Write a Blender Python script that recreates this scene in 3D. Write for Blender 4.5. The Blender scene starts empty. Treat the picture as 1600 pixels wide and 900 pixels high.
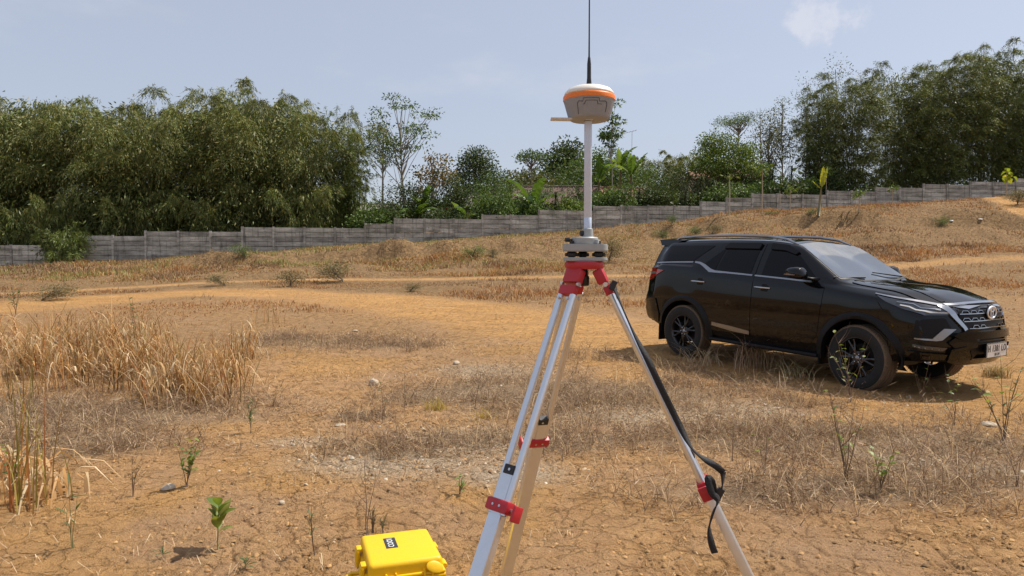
import bpy, bmesh, math, random, functools
import numpy as np
from mathutils import Vector, Matrix
from mathutils.bvhtree import BVHTree
from mathutils.geometry import delaunay_2d_cdt

# ------------------------------------------------------------------ camera, sky, sun, exposure
scene = bpy.context.scene
COL = scene.collection
F, PITCH, CAMH = 1100.0, 0.04, 1.5          # focal length in photo pixels (1600 wide), downward tilt, eye height
cam_d = bpy.data.cameras.new("camera")
cam_d.sensor_width = 36.0
cam_d.lens = 36.0 * F / 1600.0
cam_d.clip_start, cam_d.clip_end = 0.05, 12000.0
cam = bpy.data.objects.new("camera", cam_d)
cam.location = (0, 0, CAMH)
cam.rotation_euler = (math.pi / 2 - PITCH, 0, 0)
COL.objects.link(cam)
scene.camera = cam

SUN_EL, SUN_AZ = math.radians(56.0), math.radians(68.0)   # azimuth clockwise from the view direction (+Y)
world = bpy.data.worlds.new("World")
scene.world = world
world.use_nodes = True
wn, wl = world.node_tree.nodes, world.node_tree.links
wn.clear()
w_out = wn.new("ShaderNodeOutputWorld")
w_bg = wn.new("ShaderNodeBackground")
w_sky = wn.new("ShaderNodeTexSky")
w_sky.sky_type = 'NISHITA'
w_sky.sun_disc = False
w_sky.sun_elevation = SUN_EL
w_sky.sun_rotation = SUN_AZ
w_sky.altitude = 100.0
w_sky.air_density = 1.0
w_sky.dust_density = 2.2
w_sky.ozone_density = 2.0
SKY_STRENGTH = 0.1
w_bg.inputs["Strength"].default_value = SKY_STRENGTH
# thin scattered cloud, one noise field over the whole dome
w_tc = wn.new("ShaderNodeTexCoord")
w_map = wn.new("ShaderNodeMapping"); w_map.inputs["Scale"].default_value = (1, 1, 2.6)
w_noi = wn.new("ShaderNodeTexNoise")
w_noi.inputs["Scale"].default_value = 2.6; w_noi.inputs["Detail"].default_value = 8; w_noi.inputs["Roughness"].default_value = 0.58
w_ramp = wn.new("ShaderNodeMapRange"); w_ramp.interpolation_type = 'SMOOTHSTEP'
w_ramp.inputs["From Min"].default_value = 0.52; w_ramp.inputs["From Max"].default_value = 0.78
w_ramp.inputs["To Min"].default_value = 0.0; w_ramp.inputs["To Max"].default_value = 0.35
# the one puff of cloud above the right-hand trees
cd = Vector((510 / F, 1.0, 418 / F - PITCH)).normalized()
w_n2 = wn.new("ShaderNodeTexNoise"); w_n2.inputs["Scale"].default_value = 13.0; w_n2.inputs["Detail"].default_value = 9; w_n2.inputs["Roughness"].default_value = 0.62
w_vs = wn.new("ShaderNodeVectorMath"); w_vs.operation = 'SUBTRACT'; w_vs.inputs[1].default_value = cd
w_vm = wn.new("ShaderNodeVectorMath"); w_vm.operation = 'MULTIPLY'; w_vm.inputs[1].default_value = (1, 1, 2.0)
w_len = wn.new("ShaderNodeVectorMath"); w_len.operation = 'LENGTH'
w_add = wn.new("ShaderNodeMath"); w_add.operation = 'MULTIPLY_ADD'; w_add.inputs[1].default_value = 0.26; w_add.inputs[2].default_value = -0.13
w_sum = wn.new("ShaderNodeMath"); w_sum.operation = 'ADD'
w_r2 = wn.new("ShaderNodeMapRange"); w_r2.interpolation_type = 'SMOOTHSTEP'
w_r2.inputs["From Min"].default_value = 0.060; w_r2.inputs["From Max"].default_value = 0.015
w_r2.inputs["To Min"].default_value = 0.0; w_r2.inputs["To Max"].default_value = 0.40
w_max = wn.new("ShaderNodeMath"); w_max.operation = 'MAXIMUM'
w_mix = wn.new("ShaderNodeMix"); w_mix.data_type = 'RGBA'
w_mix.inputs["B"].default_value = (7.4, 7.2, 7.4, 1)
# even whitish haze of a dry-season sky
w_hz = wn.new("ShaderNodeMix"); w_hz.data_type = 'RGBA'
w_hz.inputs["Factor"].default_value = 0.55
w_hz.inputs["B"].default_value = (5.45, 5.75, 6.65, 1)
wl.new(w_tc.outputs["Generated"], w_map.inputs["Vector"]); wl.new(w_map.outputs[0], w_noi.inputs["Vector"])
wl.new(w_noi.outputs["Fac"], w_ramp.inputs["Value"])
wl.new(w_tc.outputs["Generated"], w_n2.inputs["Vector"])
wl.new(w_tc.outputs["Generated"], w_vs.inputs[0]); wl.new(w_vs.outputs[0], w_vm.inputs[0]); wl.new(w_vm.outputs[0], w_len.inputs[0])
wl.new(w_n2.outputs["Fac"], w_add.inputs[0]); wl.new(w_len.outputs["Value"], w_sum.inputs[0]); wl.new(w_add.outputs[0], w_sum.inputs[1])
wl.new(w_sum.outputs[0], w_r2.inputs["Value"])
w_vs2 = wn.new("ShaderNodeVectorMath"); w_vs2.operation = 'SUBTRACT'; w_vs2.inputs[1].default_value = Vector((.50, .73, .47)).normalized()
w_len2 = wn.new("ShaderNodeVectorMath"); w_len2.operation = 'LENGTH'; w_sum2 = wn.new("ShaderNodeMath"); w_sum2.operation = 'MULTIPLY_ADD'; w_sum2.inputs[1].default_value = 0.55
w_r3 = wn.new("ShaderNodeMapRange"); w_r3.interpolation_type = 'SMOOTHSTEP'
for k_, v_ in (("From Min", 0.075), ("From Max", 0.0), ("To Min", 0.0), ("To Max", 0.6)): w_r3.inputs[k_].default_value = v_
w_max2 = wn.new("ShaderNodeMath"); w_max2.operation = 'MAXIMUM'
wl.new(w_tc.outputs["Generated"], w_vs2.inputs[0]); wl.new(w_vs2.outputs[0], w_len2.inputs[0]); wl.new(w_len2.outputs["Value"], w_sum2.inputs[0]); wl.new(w_add.outputs[0], w_sum2.inputs[2]); wl.new(w_sum2.outputs[0], w_r3.inputs["Value"])
wl.new(w_r2.outputs[0], w_max2.inputs[0]); wl.new(w_r3.outputs[0], w_max2.inputs[1])
wl.new(w_ramp.outputs[0], w_max.inputs[0]); wl.new(w_max2.outputs[0], w_max.inputs[1])
wl.new(w_sky.outputs[0], w_hz.inputs["A"]); wl.new(w_hz.outputs["Result"], w_mix.inputs["A"])
wl.new(w_max.outputs[0], w_mix.inputs["Factor"])
wl.new(w_mix.outputs["Result"], w_bg.inputs["Color"]); wl.new(w_bg.outputs[0], w_out.inputs["Surface"])

sun_d = bpy.data.lights.new("sun", 'SUN')
sun_d.energy = 4.5
sun_d.angle = math.radians(0.53)
sun_d.color = (1.0, 0.93, 0.82)
sun = bpy.data.objects.new("sun", sun_d)
sdir = Vector((math.sin(SUN_AZ) * math.cos(SUN_EL), math.cos(SUN_AZ) * math.cos(SUN_EL), math.sin(SUN_EL)))
sun.rotation_euler = sdir.to_track_quat('Z', 'Y').to_euler()
sun.location = (30, 20, 40)
COL.objects.link(sun)

vs = scene.view_settings
vs.view_transform = 'Standard'; vs.look = 'None'; vs.exposure = 0.28; vs.gamma = 1.0; vs.use_curve_mapping = False
scene.cycles.max_bounces = 6
scene.cycles.diffuse_bounces = 3
scene.cycles.transparent_max_bounces = 6
scene.cycles.volume_bounces = 0

RNG = np.random.default_rng(7)
random.seed(7)
PI = math.pi

# ------------------------------------------------------------------ helpers
def link(o, parent=None):
    COL.objects.link(o)
    if parent is not None: o.parent = parent
    return o
def tag(o, label=None, cat=None, group=None, kind=None):
    if label: o["label"] = label
    if cat: o["category"] = cat
    if group: o["group"] = group
    if kind: o["kind"] = kind
    return o
def thing(name, label, cat, loc=(0, 0, 0), rotz=0.0, group=None):
    o = bpy.data.objects.new(name, None)
    o.empty_display_size = 0.1
    o.location = loc; o.rotation_euler = (0, 0, rotz)
    link(o)
    return tag(o, label, cat, group)
def mesh_data(name, V, Fc, mat=None, smooth=False, col=None):
    me = bpy.data.meshes.new(name)
    V = np.asarray(V, np.float32)
    if isinstance(Fc, np.ndarray):
        nf, k = Fc.shape
        me.vertices.add(len(V)); me.vertices.foreach_set("co", V.ravel())
        me.loops.add(nf * k); me.loops.foreach_set("vertex_index", Fc.astype(np.int32).ravel())
        me.polygons.add(nf)
        me.polygons.foreach_set("loop_start", np.arange(0, nf * k, k, dtype=np.int32))
        me.polygons.foreach_set("loop_total", np.full(nf, k, np.int32))
        me.update(calc_edges=True)
    else:
        me.from_pydata(V.tolist(), [], [list(f) for f in Fc]); me.update()
    if smooth: me.polygons.foreach_set("use_smooth", np.ones(len(me.polygons), bool))
    if col is not None:
        a = me.color_attributes.new("Col", 'FLOAT_COLOR', 'POINT')
        c = np.ones((len(V), 4), np.float32); c[:, :3] = col
        a.data.foreach_set("color", c.ravel())
    if mat: me.materials.append(mat)
    return me
def obj(name, V, Fc, mat, parent=None, smooth=False, col=None):
    return link(bpy.data.objects.new(name, mesh_data(name, V, Fc, mat, smooth, col)), parent)
def inst(name, me, parent=None, loc=(0, 0, 0), rot=(0, 0, 0), sc=(1, 1, 1)):
    o = bpy.data.objects.new(name, me)
    o.location = loc; o.rotation_euler = rot; o.scale = sc
    return link(o, parent)

class MB:
    """collects simple shapes into one mesh"""
    def __init__(s): s.v = []; s.f = []
    def add(s, V, Fc):
        n = len(s.v); s.v += [tuple(map(float, p)) for p in V]; s.f += [tuple(i + n for i in f) for f in Fc]; return s
    def box(s, c, d, rot=None, bev=0.0):
        bm = bmesh.new(); bmesh.ops.create_cube(bm, size=1.0)
        for v in bm.verts: v.co = Vector((v.co.x * d[0], v.co.y * d[1], v.co.z * d[2]))
        if bev > 0: bmesh.ops.bevel(bm, geom=list(bm.edges), offset=bev, segments=2, affect='EDGES', profile=0.6)
        M = Matrix.Translation(Vector(c)) @ (rot.to_4x4() if rot is not None else Matrix())
        bm.verts.index_update()
        s.add([M @ v.co for v in bm.verts], [[v.index for v in f.verts] for f in bm.faces]); bm.free(); return s
    def tube(s, pts, rad, n=8, cap=True, flat=None):
        V, Fc = tube(pts, rad, n, cap, flat); return s.add(V, Fc)
    def lathe(s, prof, n=24, M=None):
        V = []; Fc = []
        m = len(prof)
        for i in range(n):
            a = 2 * PI * i / n
            for r, z in prof: V.append((r * math.cos(a), r * math.sin(a), z))
        for i in range(n):
            j = (i + 1) % n
            for k in range(m - 1): Fc.append((i * m + k, j * m + k, j * m + k + 1, i * m + k + 1))
        if prof[0][0] > 1e-5: Fc.append([i * m for i in range(n)][::-1])
        if prof[-1][0] > 1e-5: Fc.append([i * m + m - 1 for i in range(n)])
        if M is not None: V = [M @ Vector(p) for p in V]
        return s.add(V, Fc)
    def prism(s, poly, z0, z1, M=None):
        n = len(poly); V = [(x, y, z0) for x, y in poly] + [(x, y, z1) for x, y in poly]
        Fc = [list(range(n))[::-1], list(range(n, 2 * n))] + [(i, (i + 1) % n, n + (i + 1) % n, n + i) for i in range(n)]
        if M is not None: V = [M @ Vector(p) for p in V]
        return s.add(V, Fc)
    def build(s, name, mat, parent=None, smooth=False, auto=None):
        o = obj(name, s.v, s.f, mat, parent, smooth)
        if auto is not None: autosmooth(o, auto)
        return o
def autosmooth(o, deg=35):
    me = o.data
    me.polygons.foreach_set("use_smooth", np.ones(len(me.polygons), bool))
    bm = bmesh.new(); bm.from_mesh(me)
    lim = math.radians(deg)
    for e in bm.edges:
        e.smooth = not (len(e.link_faces) == 2 and e.calc_face_angle(0) > lim)
    bm.to_mesh(me); bm.free()
def tube(pts, rad, n=8, cap=True, flat=None):
    P = [Vector(p) for p in pts]; m = len(P)
    R = [rad] * m if np.isscalar(rad) else list(rad)
    V = []; Fc = []
    t0 = (P[1] - P[0]).normalized()
    ref = Vector((0, 0, 1)) if abs(t0.z) < 0.9 else Vector((1, 0, 0))
    side = t0.cross(ref).normalized()
    for i in range(m):
        t = (P[min(i + 1, m - 1)] - P[max(i - 1, 0)]).normalized()
        side = (side - t * side.dot(t)).normalized(); up = side.cross(t)
        for k in range(n):
            a = 2 * PI * k / n + PI / n
            V.append(P[i] + (side * math.cos(a) + up * math.sin(a) * (flat or 1.0)) * R[i])
    for i in range(m - 1):
        for k in range(n):
            j = (k + 1) % n
            Fc.append((i * n + k, i * n + j, (i + 1) * n + j, (i + 1) * n + k))
    if cap: Fc += [list(range(n)), list(range((m - 1) * n, m * n))[::-1]]
    return V, Fc
def nrm(a): return a / np.maximum(np.linalg.norm(a, axis=-1, keepdims=True), 1e-9)

# value noise
def _h(ix, iy, seed):
    n = (ix.astype(np.int64) * 374761393 + iy.astype(np.int64) * 668265263 + seed * 982451653) & 0x7fffffff
    n = ((n ^ (n >> 13)) * 1274126177) & 0x7fffffff
    return ((n ^ (n >> 16)) & 0xffff) / 65535.0
def vnoise(x, y, seed=0):
    ix, iy = np.floor(x), np.floor(y); fx, fy = x - ix, y - iy
    fx = fx * fx * (3 - 2 * fx); fy = fy * fy * (3 - 2 * fy)
    a, b, c, d = _h(ix, iy, seed), _h(ix + 1, iy, seed), _h(ix, iy + 1, seed), _h(ix + 1, iy + 1, seed)
    return (a * (1 - fx) + b * fx) * (1 - fy) + (c * (1 - fx) + d * fx) * fy
def fbm(x, y, oct=4, seed=0):
    s = 0; a = 1; t = 0
    for o in range(oct):
        s = s + a * vnoise(x * 2 ** o + 17.3 * o, y * 2 ** o - 9.1 * o, seed + o); t += a; a *= 0.5
    return s / t - 0.5
def sstep(a, b, x): t = np.clip((x - a) / (b - a), 0, 1); return t * t * (3 - 2 * t)

# ------------------------------------------------------------------ where pixels of the photo lie in the place
CP, SP = math.cos(PITCH), math.sin(PITCH)
def unproj(u, v, D):
    a, b = (u - 800) / F, (450 - v) / F
    y = CP + b * SP; t = D / y
    return Vector((a * t, D, CAMH + (b * CP - SP) * t))
WK0 = np.array([-38.07, 53.6]); WKD = np.array([2.373, 0.3595])      # wall line, one bay per step
def wall_pt(k): return WK0 + WKD * k
def wall_D(u):
    a = (u - 800) / F
    k = (a * WK0[1] - WK0[0]) / (WKD[0] - a * WKD[1])
    return WK0[1] + WKD[1] * k
UC = np.array([-300, 0, 200, 400, 600, 800, 1000, 1200, 1400, 1600, 1900.])
DK = np.array([16, 20, 26, 32, 38, 42, 46, 50.])
VT = np.array([[500, 479, 459, 445, 436, 430, 426, 422, 420], [500, 479, 459, 443, 431, 425, 420, 417, 414],
    [499, 478, 457, 439, 425, 419, 413, 408, 402], [499, 477, 455, 434, 417, 409, 402, 396, 388],
    [499, 477, 454, 431, 413, 400, 393, 386, 375], [499, 477, 453, 428, 408, 397, 388, 378, 361],
    [499, 477, 450, 428, 410, 396, 377, 357, 348], [499, 475, 447, 424, 402, 382, 356, 343, 323],
    [498, 473, 445, 420, 397, 374, 342, 328, 315], [498, 472, 443, 417, 393, 370, 336, 318, 302],
    [498, 471, 440, 413, 385, 360, 325, 306, 288.]])
HOR = 450 - F * math.tan(PITCH)
DG = np.concatenate([[0, 4, 7, 9, 11, 13], DK, [54, 58, 62, 66, 72, 80, 100, 150, 300, 700, 4000]])
ZG = np.zeros((len(UC), len(DG)))
for i, u in enumerate(UC):
    wd = wall_D(u)
    kd = np.concatenate([[0, 4, 7, 9, 11, 13], DK, [wd, wd + 14, 150, 300, 700, 4000]])
    zz = CAMH + (HOR - VT[i]) / F * np.concatenate([DK, [wd]])
    zw = zz[-1]
    kz = np.concatenate([[0.03, 0.03, -0.01, -0.015, 0.055, 0.1], zz, [zw + 0.6, zw + 5, zw + 9, zw + 14, zw + 20]])
    ZG[i] = np.interp(DG, kd, kz)
def polar_D(x, y):
    r = np.hypot(x, y); az = np.arctan2(x, y)
    return r * np.cos(np.minimum(np.abs(az), 0.9)), np.clip(800 + F * np.tan(np.clip(az, -0.9, 0.9)), UC[0], UC[-1])
def gz(x, y):
    x = np.atleast_1d(np.asarray(x, float)); y = np.atleast_1d(np.asarray(y, float))
    D, u = polar_D(x, y)
    i = np.clip(np.searchsorted(UC, u) - 1, 0, len(UC) - 2); fu = (u - UC[i]) / (UC[i + 1] - UC[i]); fu = fu * fu * (3 - 2 * fu)
    j = np.clip(np.searchsorted(DG, D) - 1, 0, len(DG) - 2); fd = np.clip((D - DG[j]) / (DG[j + 1] - DG[j]), 0, 1)
    z = (ZG[i, j] * (1 - fu) + ZG[i + 1, j] * fu) * (1 - fd) + (ZG[i, j + 1] * (1 - fu) + ZG[i + 1, j + 1] * fu) * fd
    wd_ = np.interp(u, UC, [wall_D(q) for q in UC]); bank = sstep(30, 40, D) * (1 - sstep(-9, -3, D - wd_))
    z = z - .30 * np.exp(-((D - wd_) / 5.0) ** 2)
    z = z + fbm(x * 0.35, y * 0.35, 4, 3) * (0.05 * sstep(5, 14, D) + 0.75 * bank) + fbm(x * 1.3, y * 1.3, 3, 8) * (0.035 + 0.22 * bank)
    for L, A, w, fade in SCARPS:   # small earth steps of the bank
        yl = np.interp(x, L[:, 0], L[:, 1]) + 1.6 * fbm(x * .22, x * 0 + 3.3, 3, 91) + .5 * fbm(x * 1.1, x * 0 + 7.7, 2, 92)
        amp = A * np.clip(np.interp(x, [L[0, 0], L[0, 0] + 4, L[-1, 0] - 4, L[-1, 0]], [0, 1, 1, 0]), 0, 1) * np.clip(.75 + 1.6 * fbm(x * .4, y * .05, 2, 93), .2, 1.6)
        d = y - yl
        z = z + amp * (sstep(-w, w, d) * np.exp(-np.maximum(d, 0) / fade) - .35 * np.exp(-((d + w * 1.6) / (w * 2)) ** 2))
    return z
def _scl(pts): return np.array([((u - 800) / F * D, D) for u, D in pts])
SCARPS = [(_scl([(230, 41.5), (400, 41), (600, 41.5), (800, 43), (900, 44)]), .85, .26, 2.6), (_scl([(960, 47.5), (1100, 48.5), (1250, 46.5), (1400, 45.5), (1700, 44)]), .8, .42, 2.8), (_scl([(1180, 42), (1300, 41), (1420, 41.5), (1520, 42.5)]), .5, .4, 2.5), (_scl([(300, 33), (420, 32), (560, 32.5), (640, 33)]), .16, .2, 3.0)]
def gz1(x, y): return float(gz(x, y)[0])
@functools.lru_cache(None)
def ground_at(u, v):
    a, b = (u - 800) / F, (450 - v) / F
    lo, hi = 1.5, 90.0
    for n_ in (200, 60, 60):
        D = np.linspace(lo, hi, n_) if n_ < 200 else np.geomspace(lo, hi, n_)
        t_ = D / (CP + b * SP); below = np.nonzero(CAMH + (b * CP - SP) * t_ < gz(a * t_, D))[0]
        if len(below) == 0: break
        k = max(1, below[0]); lo, hi = D[k - 1], D[k]
    p = unproj(u, v, hi); return Vector((p.x, p.y, gz1(p.x, p.y)))
def base_at(u, D):
    x = (u - 800) / F * D * 0.9992
    return Vector((x, D, gz1(x, D)))

# ------------------------------------------------------------------ materials
MATS = {}
class NT:
    def __init__(s, name):
        s.m = bpy.data.materials.new(name); s.m.use_nodes = True; s.n = s.m.node_tree.nodes; s.l = s.m.node_tree.links
        s.b = s.n["Principled BSDF"]; s.out = s.n["Material Output"]; MATS[name] = s.m
    def node(s, t, **kw):
        nd = s.n.new(t)
        for k, v in kw.items():
            if k in nd.inputs: nd.inputs[k].default_value = v
            else: setattr(nd, k, v)
        return nd
    def noise(s, scale, detail=4, rough=0.55, vec=None, dist=0.0):
        nd = s.node("ShaderNodeTexNoise"); nd.inputs["Scale"].default_value = scale; nd.inputs["Detail"].default_value = detail
        nd.inputs["Roughness"].default_value = rough; nd.inputs["Distortion"].default_value = dist
        if vec is not None: s.l.new(vec, nd.inputs["Vector"])
        return nd.outputs["Fac"]
    def pos(s): return s.node("ShaderNodeNewGeometry").outputs["Position"]
    def objc(s): return s.node("ShaderNodeTexCoord").outputs["Object"]
    def rng(s, v, a, b, c=0.0, d=1.0):
        nd = s.node("ShaderNodeMapRange"); s.l.new(v, nd.inputs["Value"])
        for k, x in zip(("From Min", "From Max", "To Min", "To Max"), (a, b, c, d)): nd.inputs[k].default_value = x
        return nd.outputs[0]
    def mix(s, fac, a, b, mode='MIX'):
        nd = s.node("ShaderNodeMix", data_type='RGBA', blend_type=mode)
        for sock, val in (("Factor", fac), ("A", a), ("B", b)):
            i = nd.inputs[sock] if sock != "Factor" else nd.inputs["Factor"]
            if isinstance(val, (tuple, list)): i.default_value = (*val[:3], 1)
            elif isinstance(val, (int, float)): i.default_value = val
            else: s.l.new(val, i)
        return nd.outputs["Result"]
    def math(s, op, a, b=0.0):
        nd = s.node("ShaderNodeMath", operation=op)
        for i, v in ((0, a), (1, b)):
            if isinstance(v, (int, float)): nd.inputs[i].default_value = v
            else: s.l.new(v, nd.inputs[i])
        return nd.outputs[0]
    def base(s, c):
        if isinstance(c, (tuple, list)): s.b.inputs["Base Color"].default_value = (*c[:3], 1)
        else: s.l.new(c, s.b.inputs["Base Color"])
    def bump(s, h, strength=0.3, dist=0.02, prev=None):
        nd = s.node("ShaderNodeBump"); nd.inputs["Strength"].default_value = strength; nd.inputs["Distance"].default_value = dist
        s.l.new(h, nd.inputs["Height"])
        if prev is not None: s.l.new(prev, nd.inputs["Normal"])
        s.l.new(nd.outputs[0], s.b.inputs["Normal"]); return nd.outputs[0]
    def set(s, **kw):
        for k, v in kw.items():
            i = s.b.inputs[k.replace("_", " ")]
            if hasattr(v, "default_value") or hasattr(v, "is_linked"): s.l.new(v, i)
            else: i.default_value = v
        return s

def simple(name, c, rough=0.5, metal=0.0, var=0.12, scale=20.0, spec=0.5, bump=0.0, coat=0.0):
    t = NT(name)
    n = t.noise(scale, 5, 0.6, t.objc())
    lo = tuple(x * (1 - var) for x in c); hi = tuple(min(1, x * (1 + var)) for x in c)
    t.base(t.mix(n, lo, hi))
    t.set(Metallic=metal)
    t.b.inputs["Specular IOR Level"].default_value = spec
    t.b.inputs["Coat Weight"].default_value = coat; t.b.inputs["Coat Roughness"].default_value = 0.04
    t.l.new(t.rng(t.noise(scale * 2.3, 3, 0.6, t.objc()), 0.3, 0.7, rough * 0.85, min(1, rough * 1.15)), t.b.inputs["Roughness"])
    if bump: t.bump(n, bump, 0.01)
    return t.m
def foliage(name, trans=0.35, rough=0.55, spec=0.3, tint=(1.25, 1.2, 0.55)):
    t = NT(name)
    a = t.node("ShaderNodeVertexColor", layer_name="Col")
    t.base(a.outputs["Color"]); t.b.inputs["Roughness"].default_value = rough; t.b.inputs["Specular IOR Level"].default_value = spec
    tr = t.node("ShaderNodeBsdfTranslucent")
    tc = t.mix(1.0, a.outputs["Color"], tint, 'MULTIPLY')
    t.l.new(tc, tr.inputs["Color"])
    mx = t.node("ShaderNodeMixShader"); mx.inputs[0].default_value = trans
    t.l.new(t.b.outputs[0], mx.inputs[1]); t.l.new(tr.outputs[0], mx.inputs[2]); t.l.new(mx.outputs[0], t.out.inputs["Surface"])
    return t.m

# soil: three kinds of ground (orange clay, pale gravel, dead litter) come from a vertex attribute
t = NT("soil"); P = t.pos()
vc = t.node("ShaderNodeVertexColor", layer_name="Col"); sep = t.node("ShaderNodeSeparateColor"); t.l.new(vc.outputs["Color"], sep.inputs[0])
n1 = t.noise(0.9, 6, 0.6, P); n2 = t.noise(6.0, 6, 0.65, P); n3 = t.noise(45.0, 5, 0.7, P)
clay = t.mix(t.rng(n1, 0.3, 0.7), (0.475, 0.258, 0.092), (0.55, 0.320, 0.126))
mpt = t.node("ShaderNodeMapping"); mpt.inputs["Scale"].default_value = (0.35, 1.6, 1.0); mpt.inputs["Rotation"].default_value = (0, 0, 0.25); t.l.new(P, mpt.inputs["Vector"])
clay = t.mix(t.rng(n2, 0.35, 0.7), clay, (0.37, 0.215, 0.092))
clay = t.mix(t.rng(t.noise(1.4, 6, 0.68, mpt.outputs[0]), 0.44, 0.68, 0, 0.8), clay, (0.33, 0.195, 0.09))
soil = t.mix(t.rng(n2, 0.3, 0.7), (0.30, 0.165, 0.072), (0.51, 0.308, 0.142))
soil = t.mix(t.rng(n1, 0.42, 0.66), soil, (0.38, 0.238, 0.135))
grav = t.mix(t.rng(n3, 0.3, 0.7), (0.28, 0.20, 0.13), (0.50, 0.40, 0.285))
lit = t.mix(t.rng(n3, 0.3, 0.7), (0.17, 0.115, 0.07), (0.36, 0.26, 0.165))
bankc = t.mix(t.rng(n2, 0.3, 0.7), (0.15, 0.095, 0.05), (0.31, 0.20, 0.10))
brk = t.math('MULTIPLY', t.math('SUBTRACT', n3, 0.5), 0.7)
def soft(ch): return t.rng(t.math('ADD', ch, brk), 0.3, 0.7)
c = t.mix(soft(sep.outputs[0]), soil, clay)
c = t.mix(soft(sep.outputs[2]), c, lit)
c = t.mix(soft(sep.outputs[1]), c, grav)
far = t.node("ShaderNodeVertexColor", layer_name="Bank")
c = t.mix(far.outputs["Color"], c, bankc)
n4 = t.noise(160.0, 3, 0.7, P)
c = t.mix(t.rng(n4, 0.35, 0.75), c, t.mix(1.0, c, (1.28, 1.25, 1.2), 'MULTIPLY'))
t.base(c); t.set(Roughness=0.95); t.b.inputs["Specular IOR Level"].default_value = 0.1
wv = t.node("ShaderNodeVectorMath", operation='ADD'); nn = t.node("ShaderNodeTexNoise"); nn.inputs["Scale"].default_value = 5.0; nn.inputs["Detail"].default_value = 5
t.l.new(P, nn.inputs["Vector"])
sc_ = t.node("ShaderNodeVectorMath", operation='SCALE'); sc_.inputs["Scale"].default_value = 0.35; t.l.new(nn.outputs["Color"], sc_.inputs[0])
t.l.new(P, wv.inputs[0]); t.l.new(sc_.outputs[0], wv.inputs[1])
vo = t.node("ShaderNodeTexVoronoi", feature='DISTANCE_TO_EDGE'); vo.inputs["Scale"].default_value = 5.5; t.l.new(wv.outputs[0], vo.inputs["Vector"])
crack = t.rng(vo.outputs["Distance"], 0.0, 0.05)
crack = t.math('MAXIMUM', crack, t.rng(n1, 0.52, 0.70))
b1 = t.bump(n2, 0.5, 0.05); b2 = t.bump(crack, 1.0, 0.045, b1); b3 = t.bump(n3, 1.0, 0.03, b2); t.bump(n4, 0.9, 0.008, b3)

# concrete of the wall: each plank its own tone, weather stains
t = NT("concrete"); oi = t.node("ShaderNodeObjectInfo"); P = t.pos()
mp = t.node("ShaderNodeMapping"); mp.inputs["Scale"].default_value = (0.55, 0.55, 2.2); t.l.new(P, mp.inputs["Vector"])
n1 = t.noise(1.3, 6, 0.65, mp.outputs[0]); n2 = t.noise(9.0, 5, 0.7, P)
c = t.mix(t.rng(n1, 0.34, 0.66), (0.235, 0.225, 0.196), (0.62, 0.60, 0.54))
c = t.mix(0.75, c, t.mix(oi.outputs["Random"], (0.6, 0.58, 0.56), (1.25, 1.23, 1.2)), 'MULTIPLY')
c = t.mix(t.rng(n2, 0.55, 0.75, 0, 0.5), c, (0.05, 0.046, 0.045))
mp2 = t.node("ShaderNodeMapping"); mp2.inputs["Scale"].default_value = (5.0, 5.0, 0.5); t.l.new(P, mp2.inputs["Vector"])
c = t.mix(t.rng(t.noise(1.0, 5, 0.65, mp2.outputs[0]), 0.52, 0.70, 0, 0.65), c, (0.06, 0.055, 0.052))
t.base(c); t.set(Roughness=0.9); t.b.inputs["Specular IOR Level"].default_value = 0.2; t.bump(n2, 0.4, 0.02)

foliage("bamboo_leaf", 0.22, 0.5, 0.35); foliage("tree_leaf", 0.26); foliage("banana_leaf", 0.45, 0.4, 0.4)
foliage("dry_grass", 0.30, 0.6, 0.25, (1.1, 1.0, 0.85)); foliage("weed_leaf", 0.35, 0.45, 0.4); foliage("stone_mix", 0.0, 0.9, 0.2)
simple("bark", (0.17, 0.135, 0.10), 0.85, var=0.35, scale=9, bump=0.5)
simple("pale_bark", (0.30, 0.27, 0.22), 0.8, var=0.25, scale=9, bump=0.4)
simple("bamboo_culm", (0.13, 0.14, 0.06), 0.5, var=0.3, scale=5)
simple("banana_stem", (0.20, 0.17, 0.09), 0.6, var=0.35, scale=7)
simple("weed_stem", (0.16, 0.10, 0.06), 0.7, var=0.3, scale=30)
simple("green_stem", (0.17, 0.17, 0.06), 0.6, var=0.25, scale=30)
simple("stake_wood", (0.42, 0.33, 0.23), 0.8, var=0.2, scale=20)
simple("rock", (0.46, 0.38, 0.28), 0.9, var=0.3, scale=25, bump=0.8)
simple("aluminium", (0.72, 0.74, 0.77), 0.34, 0.9, var=0.05, scale=60, bump=0.05)
simple("pole_aluminium", (0.58, 0.67, 0.82), 0.38, 0.25, var=0.04, scale=40)
simple("red_plastic", (0.44, 0.018, 0.028), 0.42, var=0.10, scale=60, bump=0.12)
simple("black_plastic", (0.014, 0.014, 0.016), 0.45, var=0.2, scale=50, bump=0.1)
simple("webbing", (0.016, 0.016, 0.018), 0.75, var=0.3, scale=220, bump=0.4)
simple("tribrach_grey", (0.34, 0.36, 0.36), 0.48, var=0.06, scale=60)
simple("receiver_grey", (0.27, 0.295, 0.33), 0.5, var=0.08, scale=80, bump=0.08)
simple("receiver_orange", (0.82, 0.20, 0.012), 0.42, var=0.05, scale=60)
simple("receiver_white", (0.80, 0.76, 0.68), 0.4, var=0.03, scale=60)
simple("plate_beige", (0.58, 0.62, 0.68), 0.5, var=0.05, scale=40)
simple("steel", (0.62, 0.62, 0.62), 0.3, 1.0, var=0.05)
simple("case_yellow", (0.84, 0.50, 0.003), 0.42, var=0.04, scale=60, bump=0.06)
_m = MATS["case_yellow"].node_tree; _b = _m.nodes["Principled BSDF"]; _old = _b.inputs["Base Color"].links[0].from_socket
_t = NT.__new__(NT); _t.m = MATS["case_yellow"]; _t.n = _m.nodes; _t.l = _m.links; _t.b = _b
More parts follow.
